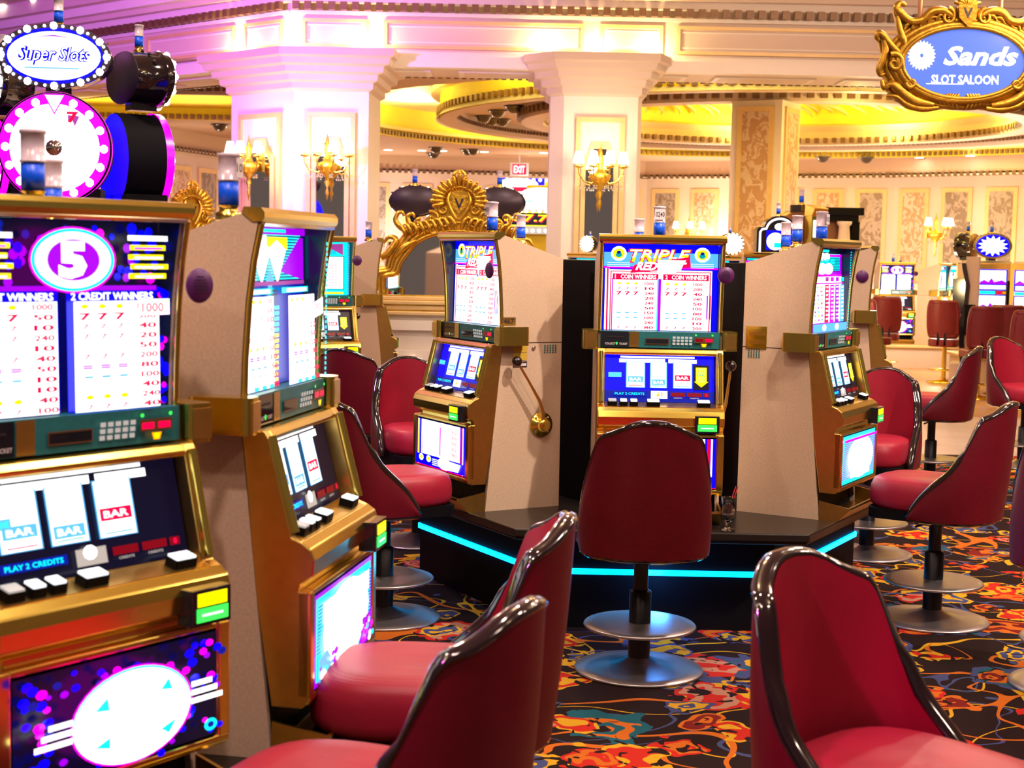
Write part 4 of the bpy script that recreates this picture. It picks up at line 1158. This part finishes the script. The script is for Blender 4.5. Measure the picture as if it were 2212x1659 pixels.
def make_far_chair():
    t = empty('casino_chair', cat='chair')
    b = MB()

    def back(u, v):
        a = (u - .5) * 2; z = .62 + .44 * v; wv = .185 * (1 - .12 * abs(2 * v - 1) ** 3)
        return (a * wv, .2 + .05 * v - .06 * a * a, z)
    b.grid(back, 10, 8, 'maroon'); b.grid(lambda u, v: Vector(back(u, v)) + Vector((0, -.06, 0)), 10, 8, 'maroon', flip=True)
    rim = [back(0, k / 8) for k in range(9)] + [back(k / 10, 1) for k in range(11)] + [back(1, 1 - k / 8) for k in range(9)] + [back(1 - k / 10, 0) for k in range(11)]
    b.tube([Vector(p) + Vector((0, -.03, 0)) for p in rim], .034, 'maroon', 8, closed=True); b.build('backrest', t)
    b = MB(); b.rbox(-.19, .19, -.22, .2, .48, .58, 'maroon', .08); b.build('seat', t, .02)
    b = MB(); b.box(-.06, -.03, .15, .2, .5, .68, 'blackmet'); b.box(.03, .06, .15, .2, .5, .68, 'blackmet'); b.build('back_bracket', t)
    b = MB(); b.lathe([(.03, .02), (.03, .48)], 'gold'); b.build('pole', t)
    b = MB(); b.lathe([(.03, .19), (.2, .18), (.2, .17), (.03, .165)], 'gold', n=24); b.build('footrest', t)
    b = MB(); b.lathe([(.035, .05), (.22, .015), (.22, 0), (1e-4, 0)], 'gold', n=24); b.build('base', t)
    return t


fc = make_far_chair(); ff = True
for px, py, Y, rot, lab in ((2116, 740, 17.3, 185, 'distant maroon chair with striped back before the video machine'), (2170, 740, 17.9, 168, 'distant maroon chair just right of the striped back one'), (2206, 760, 16.2, 190, 'distant maroon chair near the right photo edge'),
                            (2042, 720, 19.5, 150, 'distant maroon chair left of the tall black curved panel'), (1912, 700, 20.8, 170, 'distant maroon chair before the dotted gold machine'), (1884, 700, 19.6, 120, 'distant maroon chair turned right beside the purple notice machine')):
    c = fc if ff else copy_tree(fc); ff = False; p = at(px, py, Y); place(c, (p.x, p.y, 0), R(rot), lab, 'distant maroon chairs')

# ------------------------------------------------------------------ footed glass with red straws
p = on(1571, 1145, ZM + .001)
t = empty('drinking_glass', (p.x, p.y, ZM + .001), 0, 'empty footed glass with red straws on the black counter', 'glass')
b = MB(); b.lathe([(1e-4, 0), (.032, .001), (.033, .004), (.012, .009), (.007, .016), (.011, .022), (.007, .028), (.012, .034), (.027, .048), (.031, .07), (.029, .09), (.030, .14), (.028, .14), (.027, .09), (.029, .07), (.025, .05), (.008, .038), (1e-4, .037)], 'glass', n=24); b.build('bowl', t)
b = MB(); b.lathe([(1e-4, .041), (.022, .052), (.027, .068), (1e-4, .069)], 'frost', n=20); b.build('ice', t)
for dx in (0, .012):
    b = MB(); b.tube([(-.012 + dx, 0, .045), (.03 + dx * .7, .0, .185)], .0022, 'redpl', 6); b.build('straw', t)

# ------------------------------------------------------------------ sign toppers
def oval_topper(label, loc, rz, w_=.29, h=.165, depth=.22, style='sign', sc=1, stem=.07, tower=True, back='purplemet'):
    t = empty('oval_sign', loc, rz, label, 'machine sign'); w_, h, depth = w_ * sc, h * sc, depth * sc
    b = MB(); T = Matrix.Translation((0, 0, h + stem * sc)) @ Matrix.Rotation(R(90), 4, 'X')
    b.lathe([(1e-4, -depth), (.9, -depth), (.93, -depth + .01)], back, T=T, sx=w_, sy=h, n=40)
    b.lathe([(.93, -depth + .01), (.93, -.05), (1.0, -.045), (1.02, -.03), (1.02, 0)], 'lacq', T=T, sx=w_, sy=h, n=40); b.lathe([(1.02, 0), (.86, .002)], 'purplemet' if style == 'sign' else 'gold', T=T, sx=w_, sy=h, n=40)
    for k in range(6): q = R(30 + 24 * k); b.ball((.99 * w_ * math.cos(q), .0 + depth * .5, h + stem * sc + .99 * h * math.sin(q)), .012 * sc, 'signtxt', 6)
    b.box(-.05 * sc, .05 * sc, .02, depth * .8, 0, stem * sc + .02, 'lacq'); b.build('housing', t)
    a = Art(lambda u, v, hh: ((u - .5) * 2 * w_ * .88, -.003 - hh, h + stem * sc + (v - .5) * 2 * h * .88))
    if style == 'sign':
        a.ell(.5, .5, .5, .5, 'B', 40); a.ell(.5, .5, .475, .44, 'V', 40)
        a.text('Super Slots', .5, .5, .74, .34, 'B', .06, .3); a.text('Super Slots', .497, .5, .74, .33, 'W', .0, .3)
        a.rect(.2, .27, .75, .29, 'L'); a.poly([(.3, .83), (.5, .87), (.7, .82), (.5, .85)], 'P')
    elif style == 'star':
        a.ell(.5, .5, .5, .5, 'B', 40)
        a.poly([(.5 + (.46 if k % 2 else .3) * math.cos(k * PI / 14), .5 + (.46 if k % 2 else .3) * math.sin(k * PI / 14)) for k in range(28)], 'W')
    else: a.ell(.5, .5, .5, .5, 'W', 32); a.ell(.45, .5, .3, .25, 'V', 20)
    f = a.mb.build('sign_face', t)
    if style == 'sign' or style == 'bulbs':
        n = 36 if style == 'sign' else 16
        for k in range(n):
            q = 2 * PI * k / n; r = (.021 if k % 3 == 0 else .0085) * sc if style == 'sign' else .022 * sc
            b = MB(); b.ball((.945 * w_ * math.cos(q), -.008, h + stem * sc + .945 * h * math.sin(q)), r, 'lampw', 8); b.build('bulb', f)
    if tower: tower_light(t, 0, depth * .5, 2 * h + stem * sc - .01, sc=sc * 1.15)
    return t


def wheel_topper(label, loc, rz, r=.30, depth=.2):
    t = empty('wheel_sign', loc, rz, label, 'wheel sign')
    b = MB(); T = Matrix.Translation((0, 0, r)) @ Matrix.Rotation(R(90), 4, 'X')
    b.lathe([(1e-4, -depth), (r * .96, -depth)], 'iB', T=T, n=56)
    b.lathe([(r * .96, -depth), (r * .98, -depth + .012), (r * .98, -.03), (r * 1.01, -.02), (r * 1.01, 0), (r * .97, .004)], 'black', T=T, n=56)
    b.lathe([(r * 1.015, -.045), (r * 1.015, -.002)], 'iM', T=T, n=56)
    b.box(-r * .8, r * .8, .02, depth, -.005, .08, 'black'); b.build('drum', t)
    a = Art(lambda u, v, h: ((u - .5) * 2 * r, -.005 - h, r + (v - .5) * 2 * r))
    a.ell(.5, .5, .49, .49, 'M', 48); a.ell(.5, .5, .40, .40, 'V', 44); a.ell(.5, .5, .38, .38, 'W', 44)
    a.poly([(.40, .985), (.60, .985), (.5, .8)], 'M'); a.poly([(.415, .975), (.585, .975), (.5, .82)], 'W')
    a.poly([(.62, .80), (.72, .79), (.68, .7), (.66, .75), (.62, .74)], 'D'); a.text('7', .66, .78, .1, .1, 'R', .04)
    for k in range(16):
        q = 2 * PI * k / 16
        for j in range(3): a.ell(.5 + (.2 + j * .05) * math.cos(q), .5 + (.2 + j * .05) * math.sin(q), .004, .004, 'V', 5)
    f = a.mb.build('wheel_face', t)
    for k in range(16):
        if k == 4: continue
        q = 2 * PI * k / 16; b = MB(); b.ball((r * .87 * math.cos(q), .008, r + r * .87 * math.sin(q)), .027, 'lampw', 10); b.build('bulb', f)
    b = MB(); b.ball((0, -.012, r), .055, 'chrome', 16, T=Matrix.Identity(4)); b.build('hub', t)
    return t


# machines under the toppers at the back left, mostly hidden by the nearest machine
for k, (px, Y, rz, lab, lw, lo) in enumerate(((118, 7.9, 8, 'slot machine under the front facing pink wheel, behind the nearest machine', 'large pink rimmed white wheel sign facing us, with round white bulbs', 'bulb ringed white oval sign above the front facing wheel'),
                                              (338, 8.9, 124, 'slot machine under the wheel seen from the side', 'wheel sign seen from its black side with blue back edge', 'black oval sign housing seen from behind, above the sideways wheel'),
                                              (-30, 9.3, -50, 'slot machine at the far left edge under the blue-lit sign back', 'black wheel sign side cut by the left photo edge', 'dark blue-lit oval sign back at the left photo edge'))):
    c = copy_tree(m7); p = at(px, 600, Y); place(c, (p.x, p.y + .15, .58), R(rz), lab)
    base_box('machine_base', ['cream base hidden under the front facing wheel machine', 'cream base hidden under the sideways wheel machine', 'cream base under the far left edge machine'][k], [(p.x - .36, p.y - .25), (p.x + .36, p.y - .25), (p.x + .36, p.y + .5), (p.x - .36, p.y + .5)], .58, 'black', 'counter')
    top = Vector((p.x, p.y, .58 + 1.232)); off = Vector((0, -.0, 0)) if k == 0 else Vector((0, 0, 0))
    top += Vector((0, .02, 0)); th = 0
    wheel_topper(lw, top + off + Vector((0, 0, 0)), R(rz), r=.29 if k == 0 else .28, depth=.2 if k == 0 else .27)
    oval_topper(lo, top + off + Vector((0, 0, .585 if k == 0 else .575)), R(rz if k else 4), stem=.02)
# backs of two oval signs behind the mirror crest, on their machines
for px, lab in ((898, 'dark oval sign back left of the gilded crest'), (1078, 'dark oval sign back right of the gilded crest')):
    p = at(px, 500, 14.5); c = copy_tree(m7); place(c, (p.x, p.y, ZM), R(180), 'slot machine hidden behind the arched mirror under the ' + ('left' if px < 1000 else 'right') + ' oval sign')
    base_box('machine_base', 'dark base behind the arched mirror under the ' + ('left' if px < 1000 else 'right') + ' oval sign', [(p.x - .28, p.y - .40), (p.x + .28, p.y - .40), (p.x + .32, p.y + .2), (p.x - .32, p.y + .2)], ZM, 'black', 'counter')
    oval_topper(lab, (p.x, p.y - .12, ZM + 1.232), R(180), w_=.25, h=.15, stem=.23, depth=.2)
# oval starred toppers over the distant video machine
p = at(2146, 550, 20); oval_topper('distant gold rimmed oval sign with blue star face', (v1.location.x, v1.location.y + .05, .36 + 1.255), R(-6), style='star', w_=.25, h=.17, stem=.03, sc=1)
v3 = copy_tree(v1); place(v3, (v1.location.x - .07, v1.location.y + 1.05, .36), R(-125), 'distant video slot machine turned away behind the black curved panel')
oval_topper('distant bronze oval sign housing turned away, left of the starred one', (v1.location.x - .16, v1.location.y + 1.0, .36 + 1.255), R(-125), style='star', w_=.27, h=.18, stem=.03, back='bronze')
# arched black topper with a pink tube
p = at(1683, 548, 12.2)
c = copy_tree(m7); place(c, (p.x, p.y + .08, ZM - .05), R(0), 'slot machine hidden behind the carousel under the black arched sign')
base_box('machine_base', 'dark base of the machine under the arched sign', [(p.x - .4, p.y - .2), (p.x + .4, p.y - .2), (p.x + .4, p.y + .6), (p.x - .4, p.y + .6)], ZM - .05, 'black', 'counter')
t = empty('arched_sign', (p.x, p.y + .1, ZM - .05 + 1.232), R(5), 'black arched machine sign with pink light tube above the right carousel machine', 'machine sign')
ar = [(-.19, 0), (-.19, .18), (-.17, .205), (-.13, .21)] + [(.13 * math.cos(R(q)), .2 + .10 * math.sin(R(q))) for q in range(165, 10, -15)] + [(.13, .21), (.17, .205), (.19, .18), (.19, 0)]
b = MB(); n = len(ar); vs = [(x, -.06, z) for x, z in ar] + [(x, .06, z) for x, z in ar]; b.add(vs, [(i, (i + 1) % n, n + (i + 1) % n, n + i) for i in range(n)] + [tuple(range(n))[::-1], tuple(range(n, 2 * n))], 'lacq'); b.build('frame', t)
b = MB(); b.tube([(x * .86, -.066, z * .92) for x, z in ar], .009, 'iV', 8); b.build('light_tube', t)
a = Art(lambda u, v, h: (-.11 + u * .22, -.0605 - h, .02 + .2 * v)); a.rect(0, 0, 1, .8, 'B'); a.ell(.5, .95, .2, .15, 'W', 16); a.ell(.35, .35, .34, .36, 'W', 20); a.rect(.3, .1, .8, .3, 'C'); a.mb.build('screen', t)
tower_light(t, 0, 0, .295, sc=.8)
# lit bulb ovals peeping over the centre machine
for px, py, Y, rz, lab, s_ in ((1582, 533, 13.0, 25, 'small bulb ringed gold oval sign right of the triple machine', .42), (1268, 545, 12.5, -50, 'small lit blue and white drum sign left of the triple machine', .3)):
    p = at(px, 556, Y); c = copy_tree(m7); place(c, (p.x, p.y + .1, .38), R(rz), 'slot machine behind the carousel under the ' + ('small gold oval sign' if px > 1400 else 'small drum sign'))
    base_box('machine_base', 'dark base under the ' + ('small gold oval sign' if px > 1400 else 'small drum sign') + ' behind the carousel', [(p.x - .4, p.y - .3), (p.x + .4, p.y - .3), (p.x + .4, p.y + .6), (p.x - .4, p.y + .6)], .38, 'black', 'counter')
    oval_topper(lab, (p.x, p.y + .02, .38 + 1.232), R(rz), style='bulbs', sc=s_, stem=.02, w_=.27, h=.22)
# black mantel with white pillar and bronze drum behind, on the right
p = at(1790, 560, 24)
t = empty('mantel_shelf', (p.x, p.y, 0), 0, 'black mantel frame with cream pillar before the patterned far wall', 'mantel')
b = MB(); b.box(-.5, .52, -.1, .3, 2.30, 2.42, 'black'); b.box(-.5, .45, -.05, .25, 2.2, 2.3, 'black'); b.box(.36, .48, .0, .25, 0, 2.2, 'black'); b.box(-.5, .4, .2, .3, 0, 2.2, 'bronze'); b.build('frame', t)
b = MB(); b.lathe([(.14, 1.55), (.14, 1.6), (.09, 1.65), (.10, 1.9), (.085, 2.12), (.12, 2.16), (.12, 2.2)], 'creamw', (.22, -.05, 0), 16); b.box(.08, .36, -.2, .1, 0, 1.56, 'creamw'); b.build('pillar', t)
p = at(1762, 545, 15.5); c = copy_tree(m7); place(c, (p.x, p.y, .46), R(-40), 'slot machine under the bronze drum sign, hidden behind the carousel')
base_box('machine_base', 'dark base under the bronze drum sign machine', [(p.x - .5, p.y - .4), (p.x + .4, p.y - .4), (p.x + .4, p.y + .6), (p.x - .5, p.y + .6)], .46, 'black', 'counter')
t = empty('drum_sign', (p.x - .06, p.y + .08, 1.695), R(38), 'bronze drum machine sign with gold lantern face behind the right machine', 'machine sign')
b = MB(); T = Matrix.Translation((0, 0, .2)) @ Matrix.Rotation(R(90), 4, 'X'); b.lathe([(1e-4, -.3), (.19, -.3), (.2, -.28), (.2, 0), (1e-4, 0)], 'bronze', T=T, n=32); b.box(-.08, .08, .05, .2, .36, .46, 'lacq'); b.build('drum', t)
b = MB(); b.box(-.1, .1, -.12, -.02, .0, .34, 'gold'); b.prof([(.02, .34), (.12, .34), (.16, .42), (.03, .46)], -.11, .11, 'goldb'); b.box(-.08, .08, -.124, -.12, .12, .3, 'iV'); b.build('lantern_face', t, .008)
tower_light(t, 0, .12, .455, sc=1.2)

# ------------------------------------------------------------------ jackpot sign
p = at(1140, 545, 20.5); X0 = at(1072, 500, 20.5).x; X1 = at(1200, 500, 20.5).x; z_ = lambda py: at(1130, py, 20.5).z
t = empty('jackpot_sign', (0, 0, 0), 0, 'big lit jackpot sign reading 57.71 between the arched mirror and middle pier', 'jackpot sign')
b = MB(); b.box(X0, X1, 20.5, 20.9, z_(505), z_(385), 'goldb'); b.box(X0 + .1, X1 - .1, 20.6, 20.9, 0, z_(505), 'yellowc'); b.build('housing', t)
a = Art(lambda u, v, h: (X0 + u * (X1 - X0), 20.497 - h, z_(505) + v * (z_(385) - z_(505))))
a.rect(0, 0, 1, 1, 'Y'); a.rect(0, .82, .8, 1, 'B'); a.ell(.35, .9, .34, .1, 'W', 24); a.rect(.25, .74, 1, .84, 'R'); a.rect(.5, .8, 1, .88, 'O'); a.ell(.72, .74, .3, .1, 'W', 20); a.rect(0, .42, 1, .76, 'W'); a.rect(.2, .58, .6, .6, 'C'); a.rect(.05, .40, 1, .44, 'Q')
a.rect(0, .16, 1, .38, 'K'); a.text('$57.71', .55, .27, .86, .16, 'R', .05); a.text('$57.71', .54, .28, .84, .14, 'Y', .02); a.rect(0, 0, 1, .14, 'Q')
f = a.mb.build('sign_face', t)
for k in range(9):
    for v in (.41, .06, .97):
        b = MB(); b.ball((X0 + (k + .5) / 9 * (X1 - X0), 20.48, z_(505) + v * (z_(385) - z_(505))), .025, 'lampw', 6); b.build('bulb', f)

# ------------------------------------------------------------------ gilded work
def spiral(cx, cz, r, turns, a0, sgn, y, n=22): return [(cx + r * (1 - k / n * .88) * math.cos(a0 + sgn * turns * 2 * PI * k / n), y, cz + r * (1 - k / n * .88) * math.sin(a0 + sgn * turns * 2 * PI * k / n)) for k in range(n + 1)]


def crest(b, cx, cz, s, y):
    """carved leaf fan over scrolls with a small shield"""
    pl_ = [(cx + (.19 + (.012 if k % 2 else 0)) * s * math.cos(R(-20 + k * 10)), cz + (.02 + (.155 + (.014 if k % 2 else 0)) * math.sin(R(-20 + k * 10))) * s) for k in range(23)] + [(cx - .3 * s, cz - .16 * s), (cx - .42 * s, cz - .22 * s), (cx, cz - .25 * s), (cx + .42 * s, cz - .22 * s), (cx + .3 * s, cz - .16 * s)]
    n = len(pl_); b.add([(x, y + .01, z) for x, z in pl_] + [(x, y + .05, z) for x, z in pl_], [tuple(range(n)), tuple(range(n, 2 * n))[::-1]] + [(i, n + i, n + (i + 1) % n, (i + 1) % n) for i in range(n)], 'goldleaf')
    for k in range(-8, 9):
        a = R(90 + k * 13); L = .205 * s + (.05 * s if k == 0 else .012 * s if k % 2 else 0)
        ca, sa = math.cos(a), math.sin(a) * .84
        stube(b, [(cx + ca * .11 * s, y, cz + .02 * s + sa * .11 * s), (cx + ca * L * .75, y - .022 * s, cz + .02 * s + sa * L * .75), (cx + ca * L, y - .03 * s, cz + .02 * s + sa * L), (cx + ca * L * 1.03, y - .045 * s, cz + .02 * s + sa * L * 1.0)], [.010 * s, .021 * s, .019 * s, .006 * s], 'goldleaf')
    for k in range(-1, 2): stube(b, [(cx + .01 * k * s, y, cz + .17 * s), (cx + .045 * k * s, y - .02 * s, cz + .22 * s), (cx + .01 * k * s, y - .02 * s, cz + .265 * s)], [.012 * s, .018 * s, .005 * s], 'goldleaf')
    b.tube([(cx + .135 * s * math.cos(R(q)), y - .02 * s, cz + .02 * s + .11 * s * math.sin(R(q))) for q in range(-25, 206, 11)], .010 * s, 'goldleaf', 8)
    vs = [(cx - .055 * s, cz + .06 * s), (cx + .055 * s, cz + .06 * s), (cx + .05 * s, cz - .03 * s), (cx, cz - .085 * s), (cx - .05 * s, cz - .03 * s)]
    n = 5; b.add([(x, y - .03 * s, z) for x, z in vs] + [(x, y + .02 * s, z) for x, z in vs], [tuple(range(5)), (0, 5, 6, 1), (1, 6, 7, 2), (2, 7, 8, 3), (3, 8, 9, 4), (4, 9, 5, 0)], 'goldleaf')
    for g in (-1, 1):
        stube(b, [(cx + g * .07 * s, y - .02 * s, cz + .09 * s), (cx + g * .09 * s, y - .03 * s, cz + .02 * s), (cx + g * .06 * s, y - .03 * s, cz - .06 * s), (cx + g * .02 * s, y - .03 * s, cz - .12 * s)], [.006 * s, .014 * s, .014 * s, .008 * s], 'goldleaf')
        b.tube(spiral(cx + g * .125 * s, cz - .05 * s, .045 * s, 1.4, R(90), -g, y - .025 * s), [.013 * s * (1 - k / 30) for k in range(23)], 'goldleaf', 6)
        for k, (dx, dz, r, a0) in enumerate(((.21, -.12, .055, 60), (.31, -.17, .045, 100), (.12, -.16, .045, 30))):
            b.tube(spiral(cx + g * dx * s, cz + dz * s, r * s, 1.2, R(a0) if g > 0 else R(180 - a0), -g if k % 2 else g, y - .02 * s), [.016 * s * (1 - j / 34) for j in range(23)], 'goldleaf', 6)
        for k in range(9):
            x = cx + g * (.02 + .05 * k) * s; z = cz - (.155 + .009 * k) * s
            stube(b, [(x, y, z - .055 * s), (x + g * .012 * s, y - .03 * s, z - .01 * s), (x + g * .045 * s, y - .035 * s, z + .04 * s), (x + g * .075 * s, y - .03 * s, z + .035 * s)], [.006 * s, .018 * s, .013 * s, .005 * s], 'goldleaf', 6)
        stube(b, [(cx + g * .36 * s, y, cz - .23 * s), (cx + g * .45 * s, y - .01, cz - .21 * s), (cx + g * .505 * s, y - .01, cz - .15 * s), (cx + g * .49 * s, y - .01, cz - .09 * s), (cx + g * .455 * s, y - .01, cz - .08 * s), (cx + g * .44 * s, y - .01, cz - .11 * s)], [.018 * s, .024 * s, .022 * s, .018 * s, .015 * s, .01 * s], 'goldleaf')
        stube(b, [(cx + g * .30 * s, y - .02, cz - .20 * s), (cx + g * .39 * s, y - .02, cz - .17 * s), (cx + g * .41 * s, y - .02, cz - .11 * s), (cx + g * .37 * s, y - .02, cz - .09 * s), (cx + g * .355 * s, y - .02, cz - .12 * s)], [.014 * s, .02 * s, .018 * s, .014 * s, .008 * s], 'goldleaf')


MY = 12.0; S12 = MY / 3200; mx = at(990, 600, MY).x; mz = at(990, 545, MY).z


def mirror_thing(label, cx, cy, z0, rz=0):
    """arched gilded mirror; local x across, z up; opening 1.0 wide"""
    t = empty('arched_mirror', (cx, cy, 0), rz, label, 'mirror')
    arch = [(-.60, z0 + .06), (-.60, z0 + .20), (-.50, z0 + .235), (-.47, z0 + .32)] + [(.40 * math.cos(R(q)), z0 + .38 + .20 * math.sin(R(q))) for q in range(160, 15, -10)] + [(.47, z0 + .32), (.50, z0 + .235), (.60, z0 + .20), (.60, z0 + .06)]
    b = MB()
    for k, (sc, r, yy) in enumerate(((1.0, .022, -.05), (1.05, .026, -.035), (1.10, .018, -.05), (1.15, .03, -.02))):
        stube(b, [(x * sc, yy, z0 + .06 + (z - z0 - .06) * (1 + (sc - 1) * 1.3)) for x, z in arch], r, 'goldleaf')
    for g in (-1, 1):
        stube(b, [(g * .62, -.06, z0 + .36), (g * .56, -.07, z0 + .40), (g * .5, -.07, z0 + .5), (g * .56, -.06, z0 + .52), (g * .6, -.06, z0 + .47)], [.03, .03, .024, .018, .01], 'goldleaf')
        stube(b, [(g * .52, -.07, z0 + .36), (g * .44, -.08, z0 + .44), (g * .34, -.08, z0 + .5)], [.012, .03, .012], 'goldleaf')
    b.build('frame', t)
    b = MB(); vs = [(x, -.02, z) for x, z in arch]; b.add(vs, [tuple(range(len(vs)))[::-1]], 'mirror'); vs = [(x * 1.14, -.0, z0 + .06 + (z - z0 - .06) * 1.18) for x, z in arch]; b.add(vs + [(x, .05, z) for x, _, z in vs], [tuple(range(len(vs)))], 'goldpaint'); b.build('mirror_pane', t)
    b = MB(); crest(b, 0, z0 + .80, 1.0, -.07); b.build('crest', t)
    a = Art(lambda u, v, h: (-.05 + u * .1, -.102 - h, z0 + .74 + v * .11)); a.text('V', .5, .5, .75, .8, 'signtxt', .02); a.mb.build('crest_letter', t)
    b = MB()
    for zz, hh, dd in ((z0 - .10, .03, .12), (z0 - .06, .035, .09), (z0 - .015, .03, .11), (z0 + .02, .03, .08)): b.box(-.72, .72, -dd, .12, zz, zz + hh, 'goldpaint')
    b.box(-.7, .7, -.07, .12, z0 - .1, z0 + .06, 'goldleaf'); b.build('sill', t, .006)
    b = MB(); b.box(-.78, .78, -.06, .3, 0, z0 - .1, 'creamw'); b.box(-.82, .82, -.12, .3, z0 - .22, z0 - .14, 'creamw'); b.box(-.82, .82, -.12, .3, z0 - .46, z0 - .38, 'creamw')
    for g in (-1, 1):
        b.tube(spiral(g * -.32, z0 - .62, .16, 1.2, R(90), g, -.14), [.05 * (1 - k / 40) for k in range(23)], 'creamw', 8)
    b.build('console', t)
    return t


z0 = at(990, 655, MY).z
mirror_thing('gilded arched mirror with V crest behind the lever machine', mx, MY, z0)
pp = at(402, 600, 13.2); mirror_thing('second gilded arched mirror, only its brown crest showing left of the sideways machine', pp.x, 13.2, at(402, 655, 13.2).z + .02, R(50))

# hanging sign, top right
SY = 10.0; c0 = at(2080, 138, SY); kx = SY / 3200
t = empty('hanging_sign', (c0.x, SY, c0.z), R(-4), 'ornate gold framed oval sign with blue face hanging at the top right', 'hanging sign')
OW, OH = .405, .235
b = MB()
for sc, r, yy in ((1.0, .016, -.05), (1.06, .03, -.035), (1.15, .028, -.02), (1.25, .022, -.01)):
    b.tube([(OW * sc * math.cos(R(q)), yy, OH * sc * math.sin(R(q)) + (.01 if sc > 1.1 else 0)) for q in range(0, 360, 8)], r, 'signleaf', 8, closed=True)
vs = [(OW * 1.27 * math.cos(R(q)), .03, OH * 1.3 * math.sin(R(q))) for q in range(0, 360, 8)]; b.add(vs + [(x, -.015, z) for x, y, z in vs], [tuple(range(45)), tuple(range(45, 90))[::-1]] + [(i, (i + 1) % 45, 45 + (i + 1) % 45, 45 + i) for i in range(45)], 'signleaf')
ol = [(0, .40), (.08, .36), (.2, .37), (.3, .33), (.36, .29), (.42, .29), (.50, .37), (.55, .35), (.53, .29), (.50, .22), (.52, .1), (.60, .15), (.66, .17), (.64, .1), (.61, 0), (.635, -.06), (.59, -.13), (.6, -.19), (.54, -.25), (.5, -.30), (.4, -.35), (.25, -.37), (.1, -.35)]
pp = [(x * .86, z * (1 if z > 0 else .84)) for x, z in ol]; pp = pp + [(0, -.30)] + [(-x, z) for x, z in pp[::-1][:-1]]; n = len(pp)
b.add([(x, -.005, z) for x, z in pp] + [(x, .04, z) for x, z in pp], [tuple(range(n)), tuple(range(n, 2 * n))[::-1]] + [(i, n + i, n + (i + 1) % n, (i + 1) % n) for i in range(n)], 'signleaf')
for g in (-1, 1):
    P = lambda *a: [(g * x * .86, -.04, z * (1 if z > 0 else .84)) for x, z in a]
    Q = lambda sp: [(x * .86, y, z * (1 if z > 0 else .84)) for x, y, z in sp]
    stube(b, P((.10, .30), (.18, .34), (.27, .33), (.33, .28), (.42, .27), (.50, .32), (.53, .36), (.50, .385), (.46, .37)), [.02, .028, .03, .026, .026, .03, .026, .02, .012], 'signleaf', 8)
    b.tube(Q(spiral(g * .14, .30, .055, 1.5, R(90), g, -.05)), [.018 * (1 - k / 32) for k in range(23)], 'signleaf', 6)
    stube(b, P((.52, .30), (.50, .22), (.47, .15), (.45, .1)), [.016, .022, .026, .02], 'signleaf', 8)
    stube(b, P((.48, .05), (.55, .10), (.62, .17), (.655, .19), (.67, .165), (.65, .14)), [.02, .026, .026, .024, .02, .012], 'signleaf', 8)
    stube(b, P((.62, .17), (.60, .08), (.625, .0), (.645, -.06), (.63, -.10), (.60, -.09)), [.018, .024, .026, .022, .016, .01], 'signleaf', 8)
    b.tube(Q(spiral(g * .53, -.01, .07, 1.3, R(60) if g > 0 else R(120), g, -.05)), [.024 * (1 - k / 34) for k in range(23)], 'signleaf', 6)
    stube(b, P((.62, -.14), (.60, -.2), (.55, -.17), (.5, -.2), (.42, -.27), (.34, -.31), (.22, -.33)), [.012, .02, .026, .034, .038, .036, .02], 'signleaf', 8)
    stube(b, P((.58, -.26), (.5, -.27), (.42, -.33), (.3, -.36), (.18, -.35)), [.01, .02, .026, .024, .014], 'signleaf', 8)
    b.tube(Q(spiral(g * .40, -.16, .045, 1.2, R(0) if g > 0 else R(180), -g, -.055)), [.02 * (1 - k / 34) for k in range(23)], 'signleaf', 6)
    for k in range(5): stube(b, P((.03 + .03 * k, -.36 + .01 * k), (.05 + .03 * k, -.30), (.03 + .02 * k, -.24)), [.006, .02, .008], 'signleaf', 6)
    for k in range(5): stube(b, P((.47 - .06 * k, .2 + .02 * k), (.44 - .06 * k, .25 + .015 * k), (.38 - .06 * k, .26 + .012 * k)), [.006, .014, .006], 'signleaf', 6)
for k in range(-3, 4): a_ = R(90 + k * 24); b.tube([(0, -.05, .37), (.05 * math.cos(a_), -.06, .37 + .04 * math.sin(a_)), (.09 * math.cos(a_), -.05, .37 + .075 * math.sin(a_))], [.012, .018, .008], 'signleaf', 6)
sh = [(-.06, .375), (.06, .375), (.055, .29), (0, .235), (-.055, .29)]; b.add([(x, -.085, z) for x, z in sh] + [(x, -.02, z) for x, z in sh], [tuple(range(5)), (0, 5, 6, 1), (1, 6, 7, 2), (2, 7, 8, 3), (3, 8, 9, 4), (4, 9, 5, 0)], 'signleaf')
b.build('carved_frame', t)
a = Art(lambda u, v, h: ((u - .5) * 2 * OW, -.04 - h, (v - .5) * 2 * OH))
face = emi('sign_face_blue', (.10, .20, .80), .75); M['face'] = face
a.ell(.5, .5, .5, .5, 'face', 48); a.mb.build('sign_face', t)
a.mb = MB()
a.poly([(.155 + (.115 if k % 2 else .095) * math.cos(k * PI / 24), .60 + (.21 if k % 2 else .175) * math.sin(k * PI / 24)) for k in range(48)], 'W'); a.ell(.155, .60, .015, .03, 'face', 10)
a.text('Sands', .63, .60, .60, .27, 'W', .035, .3); a.text('SLOT SALOON', .51, .27, .54, .13, 'W', .03)
a.rect(.2, .2, .5, .215, 'V'); a.mb.build('sign_lettering', t)
a = Art(lambda u, v, h: (-.05 + u * .1, -.087 - h, .28 + v * .08)); a.text('V', .5, .5, .62, .85, 'signtxt', .03); a.mb.build('crest_letter', t)
for x in (-.29, .235): b = MB(); b.tube([(x, .02, .24), (x, .02, 4.61 - c0.z)], .017, 'bronze', 8); b.build('hanging_rod', t)
light('POINT', 'sign_light', (c0.x - .15, SY - .8, c0.z - .5), 3, (1, .75, .4), .1)
